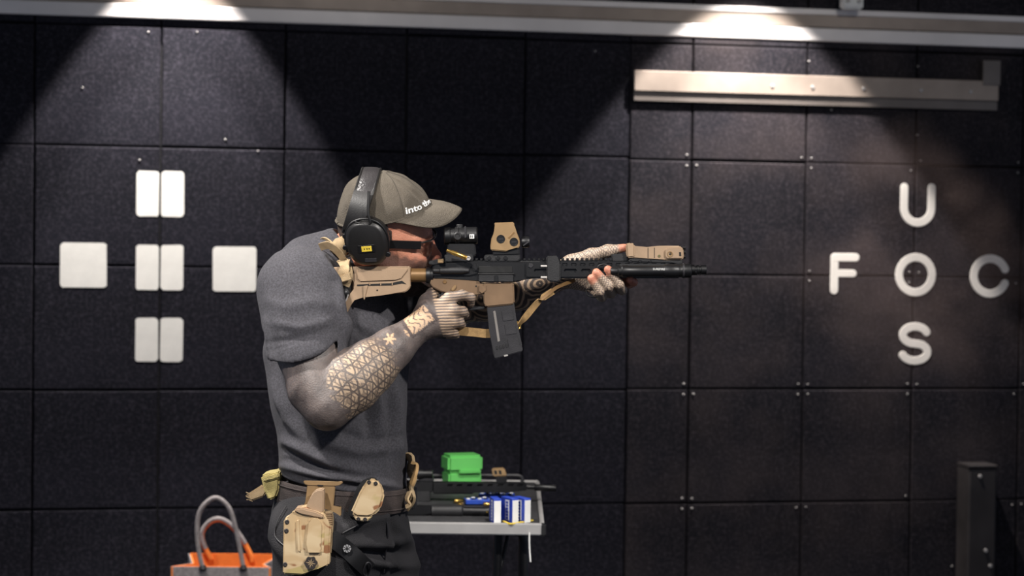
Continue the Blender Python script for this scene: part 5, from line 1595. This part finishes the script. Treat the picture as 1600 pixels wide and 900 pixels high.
# holster
ho = thing('holster', M(480, 830, -.1), 'sand coloured pistol holster with small flower emblem on the right hip', 'holster')
prism('hanger_flange', [(474, 751), (478, 752.5), (528, 753), (535, 752), (536, 755), (530, 758), (524, 760), (481, 759), (475, 756)], -.070, .006, M_TANM, ho, .0015)
prism('hanger', [(480, 756), (524, 757), (521, 790), (520, 792), (533, 791), (533, 808), (528, 820), (516, 830), (500, 830), (470, 795), (478, 785)], -.068, .006, M_TANM, ho, .0015)
prism('hanger_slot', [(496, 757.5), (505, 758), (505, 759.8), (496, 759.3)], -.0705, .002, M_HOLE, ho, 0)
hb = prism('holster_shell', [(443, 812), (447, 809), (456, 805), (458, 798), (464, 794.5), (478, 792), (498, 797), (507, 802), (511, 815), (517, 821), (514, 884), (497, 886), (489, 891), (473, 899), (441.5, 897)], -.112, .040, M_CAMO, ho, .006, 3)
prism('holster_bulge', [(478, 815), (486, 806), (500, 806), (507, 818), (505, 868), (478, 868), (474, 850)], -.119, .02, M_CAMO, ho, .006, 3)
prism('holster_rail', [(461, 812), (470, 808), (472, 862), (467, 866), (462, 860)], -.1165, .02, M_CAMO, ho, .004, 3)
prism('magwell_flare', [(459, 796), (470, 793), (494, 799), (507, 806), (504, 812), (494, 807), (471, 800), (460, 801)], -.118, .048, M_TAN, ho, .003, 2)
prism('pistol_grip', [(478, 793), (481, 785), (489, 769), (495, 765.5), (504, 764.5), (506, 767), (505.5, 800), (500, 803)], -.110, .030, M_TAN, ho, .003, 3)
prism('pistol_slide', [(506, 800), (518, 800), (520, 812), (519, 850), (517, 866), (513, 866), (512, 812)], -.100, .024, M_SAND, ho, .002)
for k in range(6):
    prism('slide_serration', [(509 + k * .3, 802 + k * 3.2), (519 + k * .2, 802 + k * 3.2), (519.5 + k * .2, 803.6 + k * 3.2), (509.5 + k * .3, 803.6 + k * 3.2)], -.1015, .004, M_LOWER, ho, .0003, 1)
for px, py in ((448.5, 815.5), (447.5, 829.5), (445.5, 882)):
    lathe('rivet', M(px, py, -.110), M(px, py, -.12), [(0, .005), (.003, .0048), (.004, .003), (.0025, .002)], M_POST, ho, 12)
em_ = thing  # keep name short below
# flower emblem: dark ring with light eight-rayed star
ring_pts = [(485.5 + (9.6 + .9 * math.cos(6 * t)) * math.cos(t), 880 + (9.6 + .9 * math.cos(6 * t)) * math.sin(t)) for t in np.linspace(0, 2 * math.pi, 37)[:-1]]
fe = prism('flower_emblem', ring_pts, -.1188, .008, M_POST, ho, 0)
for k in range(8):
    a_ = math.radians(45 * k + 10); ln = 8.2 if k % 2 == 0 else 6.2
    cx_, cy_ = 485.5, 880
    prism('ray', [(cx_, cy_), (cx_ + .45 * ln * math.cos(a_ - .20), cy_ + .45 * ln * math.sin(a_ - .20)), (cx_ + ln * math.cos(a_), cy_ + ln * math.sin(a_)), (cx_ + .45 * ln * math.cos(a_ + .20), cy_ + .45 * ln * math.sin(a_ + .20))], -.1196, .001, M_SAND, fe, 0)
# magazine pouch
mp_ = thing('magazine_pouch', M(573, 780, -.08), 'small camouflage magazine pouch on the belt in front of the holster', 'pouch')
prism('pouch_back', [(543, 799), (557, 763), (566, 751), (577, 746), (588, 747), (590, 756), (575, 800), (560, 812), (546, 806)], -.072, .008, M_BLACK2, mp_, .002)
prism('pouch_shell', [(547, 802), (563.5, 765), (575, 749), (588, 749.5), (595, 760), (601, 772), (595, 795), (584, 806), (574, 809), (557, 808)], -.092, .022, M_CAMO, mp_, .005, 3)
prism('pouch_tip', [(551, 805), (574, 809), (583, 806), (573, 815), (557, 814)], -.088, .014, M_CAMO, mp_, .002)
for px, py in ((576.5, 753.5), (587, 755.5), (560, 811), (570.5, 811.5)):
    lathe('rivet', M(px, py, -.0905 if py < 800 else -.0875), M(px, py, -.1), [(0, .0042), (.003, .004), (.004, .0025), (.0025, .0018)], M_POST, mp_, 12)
# rear pouch with frayed webbing
rp_ = thing('rear_pouch', M(420, 760, BD - .05), 'small khaki pouch with frayed strap at the back of the belt', 'pouch')
M_KHAKI = mat('khaki_cloth', (168, 154, 100), .9, 0, .15, 40, .4, 400)
prism('pouch_body', [(407, 744), (413, 741), (432, 738), (437, 741), (436, 765), (431, 778), (419, 782), (412, 765)], .020, .07, M_KHAKI, rp_, .005, 3)
prism('strap_end', [(387, 772), (410, 757), (418, 766), (412, 776), (393, 783)], .030, .012, M_SAND, rp_, .003, 2)
for k in range(7):
    y_ = 771 + k * 1.9
    tube('frayed_thread', [M(391 + k * .6, y_ + 1, .036), M(386 + k * .4 - random.uniform(0, 3), y_ + random.uniform(-2, 1), .036)], .0009, M_SAND, rp_, 5)
prism('pouch_flap', [(409, 745), (436, 737), (437, 747), (412, 754)], .014, .03, M_KHAKI, rp_, .003, 2)
# front pouch beyond the buckle
fp = thing('front_pouch', M(645, 755, BD), 'tan folded cloth pouch at the front of the belt', 'pouch')
strap('cloth_fold', [M(636, 716, .10), M(643, 720, .08), M(641, 735, .08), M(646, 748, .07), M(641, 762, .07), M(644, 778, .07), M(637, 790, .08)], .035, .006, M_SAND, fp, [Vector((.35, -1, .1))] * 7, 6)
strap('cloth_fold', [M(642, 722, .06), M(650, 727, .06), M(647, 745, .05), M(643, 757, .05)], .022, .006, M_WEB, fp, [Vector((.3, -1, 0))] * 4, 6)
strap('cloth_fold', [M(640, 768, .04), M(636, 780, .03), M(640, 788, .03), M(634, 792, .03)], .016, .004, M_SAND, fp, [Vector((.4, -1, 0))] * 4, 6)
# dark leg strap with emblem
lg = thing('thigh_strap', M(545, 860, -.07), 'black thigh strap with pale round emblem below the pouch', 'strap')
pts = [trouser_pt(x, y) + Vector((0, -.005, 0)) for x, y in ((516, 838), (530, 848), (545, 860), (560, 874), (577, 890))]
strap('strap', pts, .034, .004, M_BLACK2, lg, [Vector((.55, 0, .85))] * 5, 6)
c_ = trouser_pt(543, 856) + Vector((0, -.0075, 0))
fe2 = lathe('emblem', c_, c_ + Vector((0, -1, 0)), [(0, .0085), (.0008, .0085)], M_GREYPRINT, lg, 8)
for k in range(4):
    a_ = math.radians(45 * k + 20)
    d_ = Vector((math.cos(a_), 0, math.sin(a_)))
    tube('emblem_line', [c_ + d_ * .0075 + Vector((0, -.001, 0)), c_ - d_ * .0075 + Vector((0, -.001, 0))], .0007, M_BLACK, fe2, 5)
tube('strap_buckle', catmull([trouser_pt(574, 878) + Vector((0, -.01, 0)), trouser_pt(580, 882) + Vector((0, -.01, 0)), trouser_pt(575, 897) + Vector((0, -.01, 0)), trouser_pt(568, 894) + Vector((0, -.01, 0))], 4, True), .002, M_GREYP, lg, 8, True)

# ------------------------------------------------------------------ thin gun smoke drifting before the right wall
def smoke(loc, size, seed, dens, label):
    me = bpy.data.meshes.new('smoke')
    bm = bmesh.new(); bmesh.ops.create_icosphere(bm, subdivisions=3, radius=1.0); bm.to_mesh(me); bm.free()
    o = bpy.data.objects.new('smoke', me)
    link(o, None, loc)
    o.scale = size
    o.rotation_euler.z = math.atan2(WW.y, WW.x)
    m = bpy.data.materials.new('gun_smoke'); m.use_nodes = True
    nt = m.node_tree; nt.nodes.remove(nt.nodes['Principled BSDF'])
    out = [n for n in nt.nodes if n.type == 'OUTPUT_MATERIAL'][0]
    vol = nt.nodes.new('ShaderNodeVolumePrincipled')
    vol.inputs['Color'].default_value = (0.80, 0.58, 0.52, 1)
    tc = nt.nodes.new('ShaderNodeTexCoord')
    ln = nt.nodes.new('ShaderNodeVectorMath'); ln.operation = 'LENGTH'
    nt.links.new(tc.outputs['Object'], ln.inputs[0])
    fo = nt.nodes.new('ShaderNodeMapRange'); fo.inputs['From Min'].default_value = 1.0; fo.inputs['From Max'].default_value = 0.2
    nt.links.new(ln.outputs['Value'], fo.inputs['Value'])
    ad = nt.nodes.new('ShaderNodeVectorMath'); ad.inputs[1].default_value = (seed, seed * .7, 0)
    nt.links.new(tc.outputs['Object'], ad.inputs[0])
    no = nt.nodes.new('ShaderNodeTexNoise'); no.inputs['Scale'].default_value = 1.7; no.inputs['Detail'].default_value = 4; no.inputs['Distortion'].default_value = .5
    nt.links.new(ad.outputs['Vector'], no.inputs['Vector'])
    r = nt.nodes.new('ShaderNodeMapRange'); r.inputs['From Min'].default_value = .46; r.inputs['From Max'].default_value = .68
    nt.links.new(no.outputs['Fac'], r.inputs['Value'])
    m1 = nt.nodes.new('ShaderNodeMath'); m1.operation = 'MULTIPLY'
    nt.links.new(fo.outputs['Result'], m1.inputs[0]); nt.links.new(r.outputs['Result'], m1.inputs[1])
    m2 = nt.nodes.new('ShaderNodeMath'); m2.operation = 'MULTIPLY'; m2.inputs[1].default_value = dens
    nt.links.new(m1.outputs[0], m2.inputs[0])
    nt.links.new(m2.outputs[0], vol.inputs['Density'])
    nt.links.new(vol.outputs['Volume'], out.inputs['Volume'])
    me.materials.append(m)
    tag(o, label, 'smoke', None, 'stuff')
smoke(wall(2.95, 1.50, 0.30), (0.75, 0.24, 0.62), 3.3, 0.7, 'thin brownish gun smoke drifting in front of the white letters')
